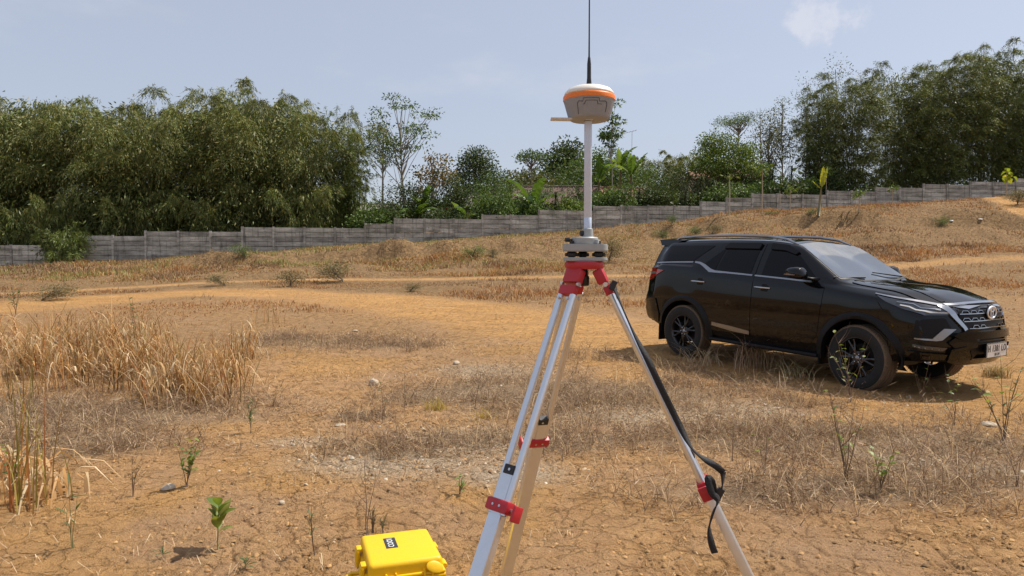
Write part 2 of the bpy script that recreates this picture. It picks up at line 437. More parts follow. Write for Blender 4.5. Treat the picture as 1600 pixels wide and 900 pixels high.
_t.base(_t.mix(_t.rng(_t.noise(14.0, 8, 0.75, _t.objc()), 0.52, 0.78, 0.0, 0.35), _old, (0.50, 0.33, 0.12)))
simple("sticker_black", (0.03, 0.03, 0.033), 0.5); simple("print_white", (0.8, 0.8, 0.8), 0.5); simple("print_black", (0.012, 0.012, 0.012), 0.5)
simple("tank_orange", (0.80, 0.09, 0.02), 0.45)
simple("roof_grey", (0.30, 0.27, 0.25), 0.85, var=0.25, scale=3); simple("roof_brown", (0.12, 0.072, 0.058), 0.85, var=0.35, scale=2.5)
simple("roof_orange", (0.27, 0.14, 0.09), 0.85, var=0.3, scale=2.5); simple("plaster_grey", (0.40, 0.38, 0.36), 0.9, var=0.15, scale=2)
simple("plaster_cream", (0.62, 0.53, 0.38), 0.9, var=0.15, scale=2); simple("window_dark", (0.02, 0.02, 0.025), 0.15)
# car
t = NT("car_paint"); t.base((0.003, 0.0033, 0.0045)); t.b.inputs["Specular IOR Level"].default_value = 0.0; t.b.inputs["Coat IOR"].default_value = 1.44; t.set(Roughness=0.35); t.b.inputs["Coat Weight"].default_value = 1.0
n = t.noise(140, 2, 0.5, t.objc()); t.l.new(t.rng(t.noise(1.6, 5, 0.6, t.objc()), 0.35, 0.75, 0.015, 0.05), t.b.inputs["Coat Roughness"])
dn = t.noise(3.0, 6, 0.7, t.objc()); zc = t.node("ShaderNodeSeparateXYZ"); t.l.new(t.objc(), zc.inputs[0])
dust = t.math('MULTIPLY', t.rng(zc.outputs[2], 0.70, 0.35, 0.0, 0.035), t.rng(dn, 0.3, 0.7))
t.base(t.mix(dust, (0.003, 0.0033, 0.0045), (0.30, 0.21, 0.12)))
t = NT("tinted_glass"); t.base((0.006, 0.007, 0.009)); t.set(Roughness=0.03); t.b.inputs["Specular IOR Level"].default_value = 0.22; t.base((0.003, 0.0035, 0.0045))
t = NT("windscreen_glass"); t.set(Roughness=0.02); t.b.inputs["IOR"].default_value = 2.3
oc = t.objc(); fans = []
for pv_ in ((2.38, .50, 1.30), (2.40, -.28, 1.30)):                       # the two fans the wipers keep clean
    dn_ = t.node("ShaderNodeVectorMath", operation='DISTANCE'); dn_.inputs[1].default_value = pv_; t.l.new(oc, dn_.inputs[0]); fans.append(t.rng(dn_.outputs["Value"], 0.60, 0.56))
dirt = t.math('MULTIPLY', t.math('SUBTRACT', 1.0, t.math('MULTIPLY', t.math('MAXIMUM', *fans), 0.75)), t.rng(t.noise(3.0, 6, 0.7, oc), 0.3, 0.7, 0.35, 1.0))
t.base(t.mix(dirt, (0.185, 0.21, 0.24), (0.33, 0.32, 0.30))); t.set(Metallic=t.rng(dirt, 0, 1, 0.85, 0.45)); t.l.new(t.rng(dirt, 0, 1, 0.02, 0.16), t.b.inputs["Roughness"])
t = NT("emblem_silver"); t.base((0.78, 0.79, 0.82)); t.set(Metallic=0.6, Roughness=0.4)
t = NT("chrome"); t.base((0.47, 0.48, 0.50)); t.set(Metallic=1.0, Roughness=0.10)
t = NT("satin_silver"); t.base((0.33, 0.34, 0.36)); t.set(Metallic=0.9, Roughness=0.30)
simple("trim_black", (0.006, 0.006, 0.007), 0.5, spec=0.25, var=0.2, scale=60)
simple("rim_black", (0.008, 0.008, 0.009), 0.3, var=0.2, coat=0.5)
simple("tyre_rubber", (0.014, 0.0135, 0.013), 0.8, var=0.3, scale=40, bump=0.2)
simple("dusty_tread", (0.135, 0.095, 0.06), 0.95, var=0.35, scale=30, bump=0.5)
simple("red_lamp", (0.35, 0.006, 0.008), 0.12, var=0.1, coat=1.0); simple("amber_lamp", (0.16, 0.11, 0.08), 0.2, coat=0.8)
t = NT("lamp_glass"); t.base((0.05, 0.055, 0.065)); t.set(Roughness=0.05, Metallic=0.35); t.b.inputs["Coat Weight"].default_value = 1.0
simple("plate_white", (0.72, 0.72, 0.69), 0.4, var=0.04)

# ------------------------------------------------------------------ ground sheet
def pxline(pts): return [ground_at(*p) for p in pts]
TRACK = pxline([(1900, 660), (1640, 625), (1430, 600), (1250, 572), (1100, 548), (960, 522), (830, 500), (690, 480), (560, 466), (430, 458), (300, 458), (170, 466), (40, 478), (-150, 492)])
TRACK2 = pxline([(-100, 462), (150, 452), (300, 443), (430, 438), (560, 437), (700, 436), (850, 433), (1000, 431)])
PATHR = pxline([(1545, 310), (1575, 318), (1600, 333), (1660, 345)]) 
FIELDT = pxline([(1300, 432), (1400, 415), (1500, 408), (1600, 404), (1700, 400)])
def dist_line(x, y, L):
    d = np.full(x.shape, 1e9)
    for a, b in zip(L[:-1], L[1:]):
        ax, ay, bx, by = a.x, a.y, b.x, b.y
        t_ = np.clip(((x - ax) * (bx - ax) + (y - ay) * (by - ay)) / ((bx - ax) ** 2 + (by - ay) ** 2 + 1e-9), 0, 1)
        d = np.minimum(d, np.hypot(x - ax - t_ * (bx - ax), y - ay - t_ * (by - ay)))
    return d
def blob(x, y, u, v, rx, ry):
    p = ground_at(u, v); return np.exp(-(((x - p.x) / rx) ** 2 + ((y - p.y) / ry) ** 2))
UNDER = [(760, 615, 1.1, 1.2), (900, 610, 1.3, 1.1), (1050, 610, 1.3, 1.2), (1180, 605, 1.2, 1.1), (950, 640, 1.3, 0.8), (1150, 680, 1.3, 0.8), (1300, 690, 1.3, 1.0),
         (1430, 690, 1.1, 0.8), (1560, 690, 1.1, 0.9), (1350, 760, 1.2, 0.5), (1200, 770, .9, .4), (1520, 740, 0.9, 0.5), (860, 690, 0.9, 0.5), (690, 620, .8, .7),
         (520, 535, 1.3, .8), (600, 540, 1.0, 0.6), (430, 530, 1.0, .9), (200, 650, 1.6, .9), (110, 690, 1.1, 0.6), (30, 640, 1.5, 0.9), (560, 650, .5, .3), (640, 700, .7, .4), (1060, 560, 1.4, 1.2), (1240, 625, 1.0, .8)]
GRAV = [(600, 720, 0.9, 0.55), (720, 690, 0.8, 0.6), (480, 690, .5, .35), (800, 740, .5, .4), (760, 580, 1.0, 0.8), (1050, 650, 1.0, .7), (1160, 640, .7, .6), (1330, 620, .7, .5), (1450, 720, .8, .4)]
def under_d(x, y):
    s = 0
    for b in UNDER: s = np.maximum(s, blob(x, y, *b))
    return s
def grav_d(x, y):
    s = 0
    for b in GRAV: s = np.maximum(s, blob(x, y, *b))
    return s
az = np.concatenate([np.linspace(-PI, -0.72, 40, endpoint=False), np.linspace(-0.72, 0.72, 640), np.linspace(0.72, PI, 41)[1:-1]])
rr = np.concatenate([np.linspace(0.25, 2.6, 14, endpoint=False), np.geomspace(2.6, 8, 300, endpoint=False), np.geomspace(8, 14, 70, endpoint=False), np.geomspace(14, 75, 160, endpoint=False), np.geomspace(75, 6000, 36)])
AZ, RR = np.meshgrid(az, rr)
gx, gy = (RR * np.sin(AZ)).ravel(), (RR * np.cos(AZ)).ravel()
gzv = gz(gx, gy)
gD, gu = polar_D(gx, gy)
near = 1 - sstep(10, 16, gD)
trk = np.exp(-((dist_line(gx, gy, TRACK) + .9 * fbm(gx * .7, gy * .7, 3, 14)) / (2.3 - .55 * sstep(19, 26, gD))) ** 4)
trk = np.clip(trk + 0.9 * np.exp(-(dist_line(gx, gy, TRACK2) / 0.55) ** 4) + np.exp(-(dist_line(gx, gy, PATHR) / 0.9) ** 4) + 0.7 * np.exp(-(dist_line(gx, gy, FIELDT) / 0.9) ** 4), 0, 1)
und, grv = under_d(gx, gy), grav_d(gx, gy)
rut = fbm(gx * 0.8 + 0.6 * gy, gy * 3.5, 3, 31)
mixn0 = fbm(gx * 0.9, gy * 0.9, 2, 55)
def worley(x, y, seed):
    ix, iy = np.floor(x), np.floor(y); f1 = np.full(x.shape, 9.0); f2 = np.full(x.shape, 9.0)
    for dx in (-1, 0, 1):
        for dy in (-1, 0, 1):
            cx, cy = ix + dx, iy + dy; d = np.hypot(cx + _h(cx, cy, seed) - x, cy + _h(cx, cy, seed + 7) - y)
            f2 = np.minimum(f2, np.maximum(f1, d)); f1 = np.minimum(f1, d)
    return f2 - f1
wx_, wy_ = gx + .10 * fbm(gx * 9, gy * 9, 3, 57), gy + .10 * fbm(gx * 9 + 31, gy * 9, 3, 58)
wor = np.minimum(worley(wx_ * 4.2, wy_ * 4.2, 3), worley(wx_ * 9 + 5, wy_ * 9, 4) + .05)
gzv = gzv + near * ((fbm(gx * 7, gy * 7, 4, 21) * 0.015 + fbm(gx * 30, gy * 30, 3, 27) * 0.016 - 0.016 * np.exp(-(wor / 0.05) ** 2) * sstep(-.12, .06, mixn0)) * (1 - 0.75 * trk)) + trk * rut * 0.05 * (1 - near * .5)
mixn = fbm(gx * 0.5, gy * 0.5, 4, 77)
cR = np.clip(trk * (0.85 + mixn) + 0.65 * sstep(-0.06, 0.16, fbm(gx * 0.8, gy * 0.8, 4, 5)) * near, 0, 1)
cG = np.clip(grv * 0.68 + mixn * 0.5 * (grv > .1), 0, 1) * (1 - trk * .8)
cB = np.clip(und * 0.8 + mixn * 0.4 * (und > .1), 0, 1) * (1 - trk)
bk = np.maximum(sstep(15, 26, gD + 6 * mixn), .55 * sstep(7, 14, gD + 5 * mixn)) * (1 - np.clip(trk * 1.15, 0, 1))
n_a, n_r = len(az), len(rr)
idx = np.arange(n_a * n_r).reshape(n_r, n_a)
nxt = np.roll(idx, -1, axis=1)
quads = np.stack([idx[:-1], nxt[:-1], nxt[1:], idx[1:]], -1).reshape(-1, 4)[:, ::-1]
ground = obj("ground", np.stack([gx, gy, gzv], -1), quads, MATS["soil"], smooth=True, col=np.stack([cR, cG, cB], -1))
a_ = ground.data.color_attributes.new("Bank", 'FLOAT_COLOR', 'POINT'); cc = np.ones((len(gx), 4), np.float32); cc[:, :3] = bk[:, None]; a_.data.foreach_set("color", cc.ravel())
ctr = ground.data; bm = bmesh.new(); bm.from_mesh(ctr); bm.verts.ensure_lookup_table()
bm.faces.new([bm.verts[i] for i in range(n_a)][::1]); bm.to_mesh(ctr); bm.free()
tag(ground, "dry orange clay ground with a dirt track and a grassy bank", kind="structure")

# ------------------------------------------------------------------ precast concrete wall: posts and planks
TOPV = [383, 383, 376, 368, 368.8, 361.3, 361.7, 362, 355, 355.3, 355.8, 356.2, 349.3, 341.6, 341.8, 342.2, 335.6, 336, 328.5, 329, 322, 321.5, 321.3, 321.6, 315.1, 308.8, 302.6, 303.2, 303.9, 298.1, 299, 293, 293.4, 287.9, 288.6, 283.8, 284.3, 278.8, 279.2, 274, 269, 264]
# TOPV[k] belongs to the bay between post k-1 and post k (post 0 stands at the left edge of the photo)
def top_z(k):
    if k < 0: return None
    v = TOPV[min(k, len(TOPV) - 1)]; p = wall_pt(k - 0.5)
    return unproj(800 + F * p[0] / p[1], v, p[1]).z
wall = thing("concrete_wall", "long grey precast concrete plank wall stepping up the slope to the right", "wall", (WK0[0], WK0[1], 0))
wang = math.atan2(WKD[1], WKD[0]); PH = 0.385
PLANKS = []
for s_ in range(6):
    mb = MB(); rs = random.Random(s_)
    mb.box((0, 0, 0), (2.24, 0.05, PH - 0.032), bev=0.010)
    PLANKS.append(mesh_data("plank", [(x + rs.uniform(-.004, .004), y + rs.uniform(-.004, .004), z + rs.uniform(-.004, .004)) for x, y, z in mb.v], mb.f, MATS["concrete"]))
tops = {}
for k in range(-3, 42):
    tops[k] = top_z(k) if k >= 0 else top_z(0) - 0.385 * ((-k + 1) // 2)
for k in range(-3, 41):
    c = wall_pt(k - 0.5) - WK0
    g = gz1(*(wall_pt(k - 0.5)))
    z = tops[k]; row = 0
    while z > g - 0.25 and row < 6:
        r_ = random.Random(k * 10 + row)
        inst("plank", PLANKS[r_.randrange(6)], wall, (c[0], c[1] + r_.uniform(-.012, .012), z - PH / 2), (r_.uniform(-.006, .006), r_.uniform(-.004, .004), wang + r_.choice((0, PI))))
        z -= PH; row += 1
    # post on the right-hand end of the bay
for k in range(-4, 41):
    p = wall_pt(k) - WK0; zt = max(tops.get(k, -9), tops.get(k + 1, -9)) + 0.05
    zb = gz1(*wall_pt(k)) - 0.4
    mb = MB()
    # an H-section post: web and two flanges
    for dx, dy, w, d in ((0, 0.065, 0.16, 0.05), (0, -0.065, 0.16, 0.05), (0, 0, 0.07, 0.08)):
        mb.box((dx, dy, 0), (w, d, zt - zb), bev=0.006)
    o = mb.build("post", MATS["concrete"], wall); r_ = random.Random(k + 99)
    o.location = (p[0], p[1], (zt + zb) / 2); o.rotation_euler = (r_.uniform(-.012, .012), r_.uniform(-.01, .01), wang)

# ------------------------------------------------------------------ vegetation builders
def leafset(C, Dr, L, W, rng, fold=0.15):
    """diamond leaves: C bases, Dr directions, L lengths, W widths"""
    n = len(C)
    side = nrm(np.cross(Dr, rng.normal(size=(n, 3)))); up = np.cross(side, Dr)
    L = np.broadcast_to(L, (n,))[:, None]; W = np.broadcast_to(W, (n,))[:, None]
    mid = C + Dr * L * 0.42
    V = np.stack([C, mid + side * W * .5 + up * W * fold, C + Dr * L - up * W * fold, mid - side * W * .5 + up * W * fold], 1).reshape(-1, 3)
    return V, np.arange(n * 4).reshape(n, 4)
def pick(rng, cols, n, jit=0.18):
    cols = np.array(cols)
    i = rng.integers(0, len(cols), n); c = cols[i] * (1 + rng.uniform(-jit, jit, (n, 1)))
    return np.clip(c, 0.002, 1)
def ribbons(B, az_, H, lean, curl, W, K, rng, face=None):
    """grass blades: B bases, az_ lean azimuth, H length, lean, curl, W width, K segments"""
    n = len(B); dirh = np.stack([np.cos(az_), np.sin(az_), np.zeros(n)], -1)
    fa = az_ + PI / 2 + rng.normal(0, .5, n) if face is None else face
    side = np.stack([np.cos(fa), np.sin(fa), np.zeros(n)], -1)
    rows = []
    for k in range(K + 1):
        s = k / K
        p = B + dirh * (lean * H * s ** 1.8)[:, None] + np.array([0, 0, 1.]) * (H * (s - curl * s ** 3))[:, None]
        w = (W * (1 - s ** 1.6) * .5 + .0004)[:, None]
        if k < K: rows += [p - side * w, p + side * w]
        else: rows += [p]
    m = 2 * K + 1
    V = np.stack(rows, 1).reshape(-1, 3)
    q = []
    for k in range(K - 1): q += [[2 * k, 2 * k + 1, 2 * k + 3], [2 * k, 2 * k + 3, 2 * k + 2]]
    q += [[2 * K - 2, 2 * K - 1, 2 * K]]
    T = (np.arange(n)[:, None, None] * m + np.array(q)[None]).reshape(-1, 3)
    return V, T, m
def joinm(parts):
    V = []; Fc = []; C = []; o = 0
    for v, f, c in parts: V.append(v); Fc.append(f + o); C.append(c); o += len(v)
    return np.concatenate(V), np.concatenate(Fc), np.concatenate(C)

def bamboo_mesh(h, r, ncul, seed, cols, nspray=4, nleaf=540, leaf=(.20, .36), wid=.044, low=0.12, upright=0.0, skirt=0.35, plume=2.0, fill=8000):
    """a clump: arching culms that carry domed plumes of drooping leaves"""
    rng = np.random.default_rng(seed)
    culm = MB(); PC = []; PR = []; PA = []; TP = []; TD = []
    for c in range(ncul):
        a = rng.uniform(0, 2 * PI); hh = h * rng.uniform(.58, 1.0); out = r * rng.uniform(.25, 1.0) * (1 - upright * .5)
        d = np.array([np.cos(a), np.sin(a), 0]); b = d * rng.uniform(0, r * .35)
        s = np.linspace(0, 1, 9)
        pts = b + d * (out * s[:, None] ** 2.0) + np.array([0, 0, 1.]) * (hh * (s - (.12 - .08 * upright) * s ** 5))[:, None]
        culm.tube([tuple(p) for p in pts], np.linspace(.055, .012, 9), 5, False)
        for q in range(nspray):
            s_ = 1 - (1 - low) * ((q + rng.uniform(-.3, .3)) / nspray) if q else 1.0
            s_ = min(1, max(low, s_))
            p = np.array([np.interp(s_, s, pts[:, k]) for k in range(3)])
            a2 = a + rng.normal(0, .9); p = p + np.array([np.cos(a2), np.sin(a2), 0]) * rng.uniform(.1, .9) * (1 + skirt * 2.2 * (1 - s_)) * plume
            PC.append(p); PR.append(plume * rng.uniform(.55, 1.25) * (.75 if q == 0 else 1.0)); PA.append(a2)
        TP.append(pts[-1]); TD.append(nrm(pts[-1] - pts[-2] + np.array([0, 0, .1])))
    PC, PR, PA = np.array(PC), np.array(PR), np.array(PA); n = len(PC)
    nl = 11; nt_ = max(4, nleaf // nl)                      # twigs per plume, leaves per twig
    a = PA[:, None] + rng.normal(0, 1.45, (n, nt_)); e = rng.uniform(-.1, 1.35, (n, nt_)); R_ = PR[:, None] * rng.uniform(.65, 1.15, (n, nt_)); fall = rng.uniform(.55, 1.15, (n, nt_))
    tt = (np.arange(nl) + .5)[None, None] / nl * .85 + .15 + rng.uniform(-.04, .04, (n, nt_, nl))
    hx = (np.cos(e) * R_)[..., None]; px_ = hx * tt; pz_ = (np.sin(e) * R_)[..., None] * tt * .9 - (R_ * fall)[..., None] * tt ** 2.2
    tz_ = (np.sin(e) * R_)[..., None] * .9 - 2.2 * (R_ * fall)[..., None] * tt ** 1.2
    ca, sa = np.cos(a)[..., None], np.sin(a)[..., None]
    P = PC[:, None, None] + np.stack([ca * px_, sa * px_, pz_], -1) + rng.normal(0, .045, (n, nt_, nl, 3))
    Dv = nrm(np.stack([ca * hx + 0 * tt, sa * hx + 0 * tt, tz_], -1)) + rng.normal(0, .34, P.shape); Dv[..., 2] -= .25
    tone = np.repeat(rng.uniform(.6, 1.4, n), nt_ * nl) * np.repeat(rng.uniform(.8, 1.25, n * nt_), nl)
    P, Dv = P.reshape(-1, 3), nrm(Dv.reshape(-1, 3))
    L = rng.uniform(*leaf, len(P)); W = wid * rng.uniform(.7, 1.3, len(P))
    # feathery tips standing clear of the crown
    nt = 54; TP, TD = np.array(TP), np.array(TD); tt = rng.uniform(-.4, 1, (len(TP), nt)) * (.5 + 2.6 * rng.uniform(0, 1, (len(TP), 1)) ** 2.5)
    tp = TP[:, None] + TD[:, None] * tt[..., None]; tp[..., 2] -= .22 * np.maximum(tt, 0) ** 2; tp = (tp + rng.normal(0, .09, tp.shape)).reshape(-1, 3)
    tmx = tt.max(1)
    for q in range(len(TP)): culm.tube([tuple(TP[q] + TD[q] * k - np.array([0, 0, .22 * k * k])) for k in (0, tmx[q] * .5, tmx[q])], [.014, .010, .004], 4, False)
    P = np.concatenate([P, tp]); Dv = np.concatenate([Dv, nrm(rng.normal(0, .6, tp.shape) + np.array([0, 0, -.6]))]); L = np.concatenate([L, rng.uniform(*leaf, len(tp))]); W = np.concatenate([W, wid * rng.uniform(.7, 1.3, len(tp))]); tone = np.concatenate([tone, np.full(len(tp), 1.2)])
    if fill:
        f = rng.normal(0, 1, (fill, 3)); zf = rng.uniform(.03, .80, fill)
        fp = np.stack([f[:, 0] * r * .40, f[:, 1] * r * .40, zf * h], -1)
        P = np.concatenate([P, fp]); Dv = np.concatenate([Dv, nrm(f + np.array([0, 0, -1.]))]); L = np.concatenate([L, rng.uniform(.28, .5, fill)]); W = np.concatenate([W, rng.uniform(.08, .14, fill)]); tone = np.concatenate([tone, np.full(fill, .9)])
    keep = P[:, 2] > .15; P, Dv, L, W, tone = P[keep], Dv[keep], L[keep], W[keep], tone[keep]; N = len(P)
    V, Q = leafset(P, Dv, L, W, rng)
    c = np.repeat(pick(rng, cols, N) * tone[:, None], 4, 0)
    return mesh_data("crown", V, Q, MATS["bamboo_leaf"], False, c), mesh_data("trunk", culm.v, culm.f, MATS["bamboo_culm"], True)

def tree_mesh(h, cr, z0, nb, seed, cols, nclus=60, nleaf=70, leaf=(.14, .24), wid=.11, cs=.55, trunk_r=.14, shape='round', bend=.4, droop=.2, bark="bark", hollow=.35, flat=1.0):
    rng = np.random.default_rng(seed); wood = MB()
    s = np.linspace(0, 1, 8); ba = rng.uniform(0, 2 * PI)
    top = h * .93
    tp = np.stack([np.cos(ba) * bend * np.sin(s * 2.2) + rng.normal(0, .05, 8) * s, np.sin(ba) * bend * np.sin(s * 2.2) + rng.normal(0, .05, 8) * s, s * top], -1); tp[0] = 0; tp[0, 2] = -.3
    wood.tube([tuple(p) for p in tp], trunk_r * (1 - .85 * s) + .012, 7)
    CC = []
    while len(CC) < nclus:
        q = rng.uniform(-1, 1, 3); rr_ = np.linalg.norm(q)
        if rr_ > 1 or rr_ < hollow * rng.uniform(0, 1): continue
        zf = (q[2] + 1) / 2
        if shape == 'cone': k = (1 - zf) ** .75 + .08
        elif shape == 'umbrella': k = .35 + .65 * zf; q[2] = .3 + .7 * abs(q[2])
        elif shape == 'tall': k = math.sin(PI * (zf * .85 + .1))
        else: k = 1.0
        if shape in ('cone', 'tall') and math.hypot(q[0], q[1]) > 1: continue
        z = z0 + (h - z0) * (q[2] + 1) / 2
        x0 = np.interp(z, tp[:, 2], tp[:, 0]); y0 = np.interp(z, tp[:, 2], tp[:, 1])
        CC.append((x0 + q[0] * cr * k, y0 + q[1] * cr * k, z))
    CC = np.array(CC)
    for i in rng.permutation(nclus)[:nb]:
        c = CC[i]; zb = max(z0 * .55, c[2] - rng.uniform(.25, .5) * (h - z0) - .5 * np.hypot(c[0], c[1]) * .5)
        zb = min(zb, top * .95)
        b = np.array([np.interp(zb, tp[:, 2], tp[:, k]) for k in range(3)])
        m = b + (c - b) * .5 + rng.normal(0, .12, 3) + np.array([0, 0, -.05 * h * droop])
        wood.tube([tuple(b), tuple(m), tuple(c)], [trunk_r * .38, trunk_r * .24, .012], 5, False)
    N = nclus * nleaf
    tone = rng.uniform(.72, 1.3, nclus)
    off = rng.normal(0, 1, (nclus, nleaf, 3)); off = off / np.maximum(1, np.linalg.norm(off, axis=-1, keepdims=True) / 1.6)
    sz = cs * rng.uniform(.6, 1.25, (nclus, 1, 1))
    P = CC[:, None] + off * sz * np.array([1, 1, .65 * flat])
    Dv = off * .8 + rng.normal(0, .6, off.shape); Dv[..., 2] -= droop
    P, Dv = P.reshape(-1, 3), nrm(Dv.reshape(-1, 3))
    V, Q = leafset(P, Dv, rng.uniform(*leaf, N), wid * rng.uniform(.8, 1.25, N), rng, .2)
    c = np.repeat(pick(rng, cols, N) * np.repeat(tone, nleaf)[:, None], 4, 0)
    return mesh_data("crown", V, Q, MATS["tree_leaf"], False, c), mesh_data("trunk", wood.v, wood.f, MATS[bark], True)

def put_tree(name, label, meshes, loc, rot=0.0, sc=1.0, cat="tree", group=None, kind_parts=("crown", "trunk"), lean=(0, 0)):
    t_ = thing(name, label, cat, loc, rot, group)
    t_.rotation_euler = (lean[0], lean[1], rot)
    for nm, me in zip(kind_parts, meshes): inst(nm, me, t_, sc=(sc,) * 3 if np.isscalar(sc) else sc)
    return t_
def banana_leaf_mesh(L, W, droop, seed, cols, n=11, tear=.5):
    rng = np.random.default_rng(seed); V = []; Fc = []; s = np.linspace(0, 1, n)
    x = L * (s - .18 * droop * s ** 3); z = L * (.75 * s * (1 - droop * .2) - droop * .95 * s ** 2.4)
    w = W * np.minimum(1, np.sin(np.clip(s * 1.02, 0, 1) * PI) ** .55 + .02) * np.where(s < .12, .12, 1)
    C = []
    base = np.array(cols[rng.integers(len(cols))])
    for i in range(n - 1):
        for sg in (-1, 1):
            gap = rng.uniform(0, tear) * .25 * L / n
            o = len(V)
            dz0 = -abs(w[i]) * rng.uniform(.1, .6); dz1 = -abs(w[i + 1]) * rng.uniform(.1, .6)
            V += [(x[i], 0, z[i]), (x[i] + gap, sg * w[i], z[i] + dz0), (x[i + 1] - gap, sg * w[i + 1], z[i + 1] + dz1), (x[i + 1], 0, z[i + 1])]
            Fc.append((o, o + 1, o + 2, o + 3) if sg < 0 else (o + 3, o + 2, o + 1, o))
            C += [base * rng.uniform(.8, 1.2)] * 4
    return mesh_data("leaf", V, Fc, MATS["banana_leaf"], False, np.array(C))
BANCOL = [(0.09, 0.16, 0.032), (0.12, 0.20, 0.04), (0.075, 0.13, 0.028), (0.16, 0.23, 0.055)]
BLEAF = [banana_leaf_mesh(2.1 + .25 * (i % 3), .30, .35 + .22 * (i % 4), i, BANCOL) for i in range(8)]
def banana(label, loc, h=2.2, sc=1.0, seed=0, n=8, upright=.6, group="banana plants behind the wall", leaves=None):
    rng = random.Random(seed); t_ = thing("banana_plant", label, "banana plant", loc, rng.uniform(0, 6), group)
    mb = MB(); mb.tube([(0, 0, -.3), (.03, 0, h * .5), (0, .02, h)], [.16 * sc, .13 * sc, .07 * sc], 9); mb.build("stem", MATS["banana_stem"], t_, True)
    for k in range(n):
        a = 2 * PI * k / n + rng.uniform(-.3, .3)
        pt = -upright * rng.uniform(.3, 1.0)
        inst("leaf", (leaves or BLEAF)[rng.randrange(8 if not leaves else len(leaves))], t_, (0, 0, h * rng.uniform(.9, 1.0)), (rng.uniform(-.15, .15), pt, a), (sc * rng.uniform(.8, 1.1),) * 3)
    return t_
def spiky_mesh(h, n, seed, cols, L=(.5, .8), W=.07):
    """cane with tufts of strap leaves hanging down it (dracaena hedge)"""
    rng = np.random.default_rng(seed); wood = MB(); wood.tube([(0, 0, -.3), (.05, .03, h * .5), (0, 0, h)], [.05, .045, .03], 6)
    z = rng.uniform(.15, 1, n) * h; a = rng.uniform(0, 2 * PI, n)
    B = np.stack([np.zeros(n), np.zeros(n), z], -1)
    H = rng.uniform(*L, n); V, T, m = ribbons(B, a, H, rng.uniform(.7, 1.1, n), rng.uniform(.5, 1.5, n), np.full(n, W), 3, rng)
    return mesh_data("crown", V, T, MATS["tree_leaf"], False, np.repeat(pick(rng, cols, n, .3), m, 0)), mesh_data("trunk", wood.v, wood.f, MATS["bark"], True)

# ---- bamboo grove left of the houses
BAM = [(0.120, 0.158, 0.038), (0.160, 0.188, 0.048), (0.210, 0.218, 0.064), (0.078, 0.114, 0.034), (0.260, 0.236, 0.080)]
BAMY = [(0.12, 0.16, 0.03), (0.17, 0.19, 0.04), (0.08, 0.12, 0.025)]
BL = [bamboo_mesh(13.6, 4.6, 20, 11, BAM), bamboo_mesh(12.6, 5.0, 20, 12, BAM), bamboo_mesh(14.0, 4.2, 20, 13, BAM)]
BB = [bamboo_mesh(14.5, 4.5, 20, 14, BAM, nspray=5, plume=1.0)]
left_b = [(-95, 150, 0, "drooping green bamboo clump beyond the left edge above the wall"), (-5, 150, 1, "bulky green bamboo clump at the left edge of the photo behind the wall"),
    (80, 160, 2, "drooping bamboo clump behind the bush hanging over the wall"), (165, 160, 0, "dense bamboo clump with a yellowish plume, second from the left edge"),
    (245, 166, 1, "dense olive bamboo clump in the middle of the left grove"), (325, 160, 2, "tall dense bamboo clump with feathery tip, right of the grove's middle"),
    (400, 158, 0, "dark bamboo clump behind the tallest step of the left wall"), (470, 165, 1, "rightmost bulky bamboo clump of the left grove")]
for i, (u, v, m, lab) in enumerate(left_b):
    D = wall_D(u) + 6.2 + (i % 3) * .8; b = base_at(u, D); H = (unproj(u, v, D).z - b.z) * (1.16, 1.08, 1.24, 1.04, 1.18, 1.10, 1.22, 1.08)[i % 8]
    k = H / (13.6, 12.6, 14.0)[m]
    put_tree("bamboo_clump", lab, BL[m], b, i * 1.7, (k * .95, k * .95, k), "bamboo", "bamboo clumps of the left grove")
for i, (u, v, lab) in enumerate([(30, 148, "pale bamboo tops rising behind the left edge of the grove"), (205, 168, "bamboo clump in the back row of the left grove, left of its middle"), (365, 150, "bamboo clump in the back row topped by upright leafy tips"), (435, 160, "bamboo clump in the back row near the grove's right end")]):
    D = wall_D(u) + 12.5; b = base_at(u, D); H = (unproj(u, v, D).z - b.z) * 1.15
    put_tree("bamboo_clump", lab, BB[0], b, i * 2.1 + 1, (1, 1, H / 14.5), "bamboo", "bamboo clumps of the left grove")
BS = bamboo_mesh(11.5, 2.2, 16, 15, BAMY, nspray=8, nleaf=95, upright=.8, low=.15, skirt=.3, plume=.75, fill=300)
for u, v, lab in [(527, 160, "upright yellowish bamboo clump at the right end of the left grove"), (556, 196, "thin loose bamboo stand beside the small grey house")]:
    D = wall_D(u) + 5; b = base_at(u, D); H = unproj(u, v, D).z - b.z
    put_tree("bamboo_clump", lab, BS, b, u, (1, 1, H / 11.5), "bamboo", "bamboo clumps of the left grove")
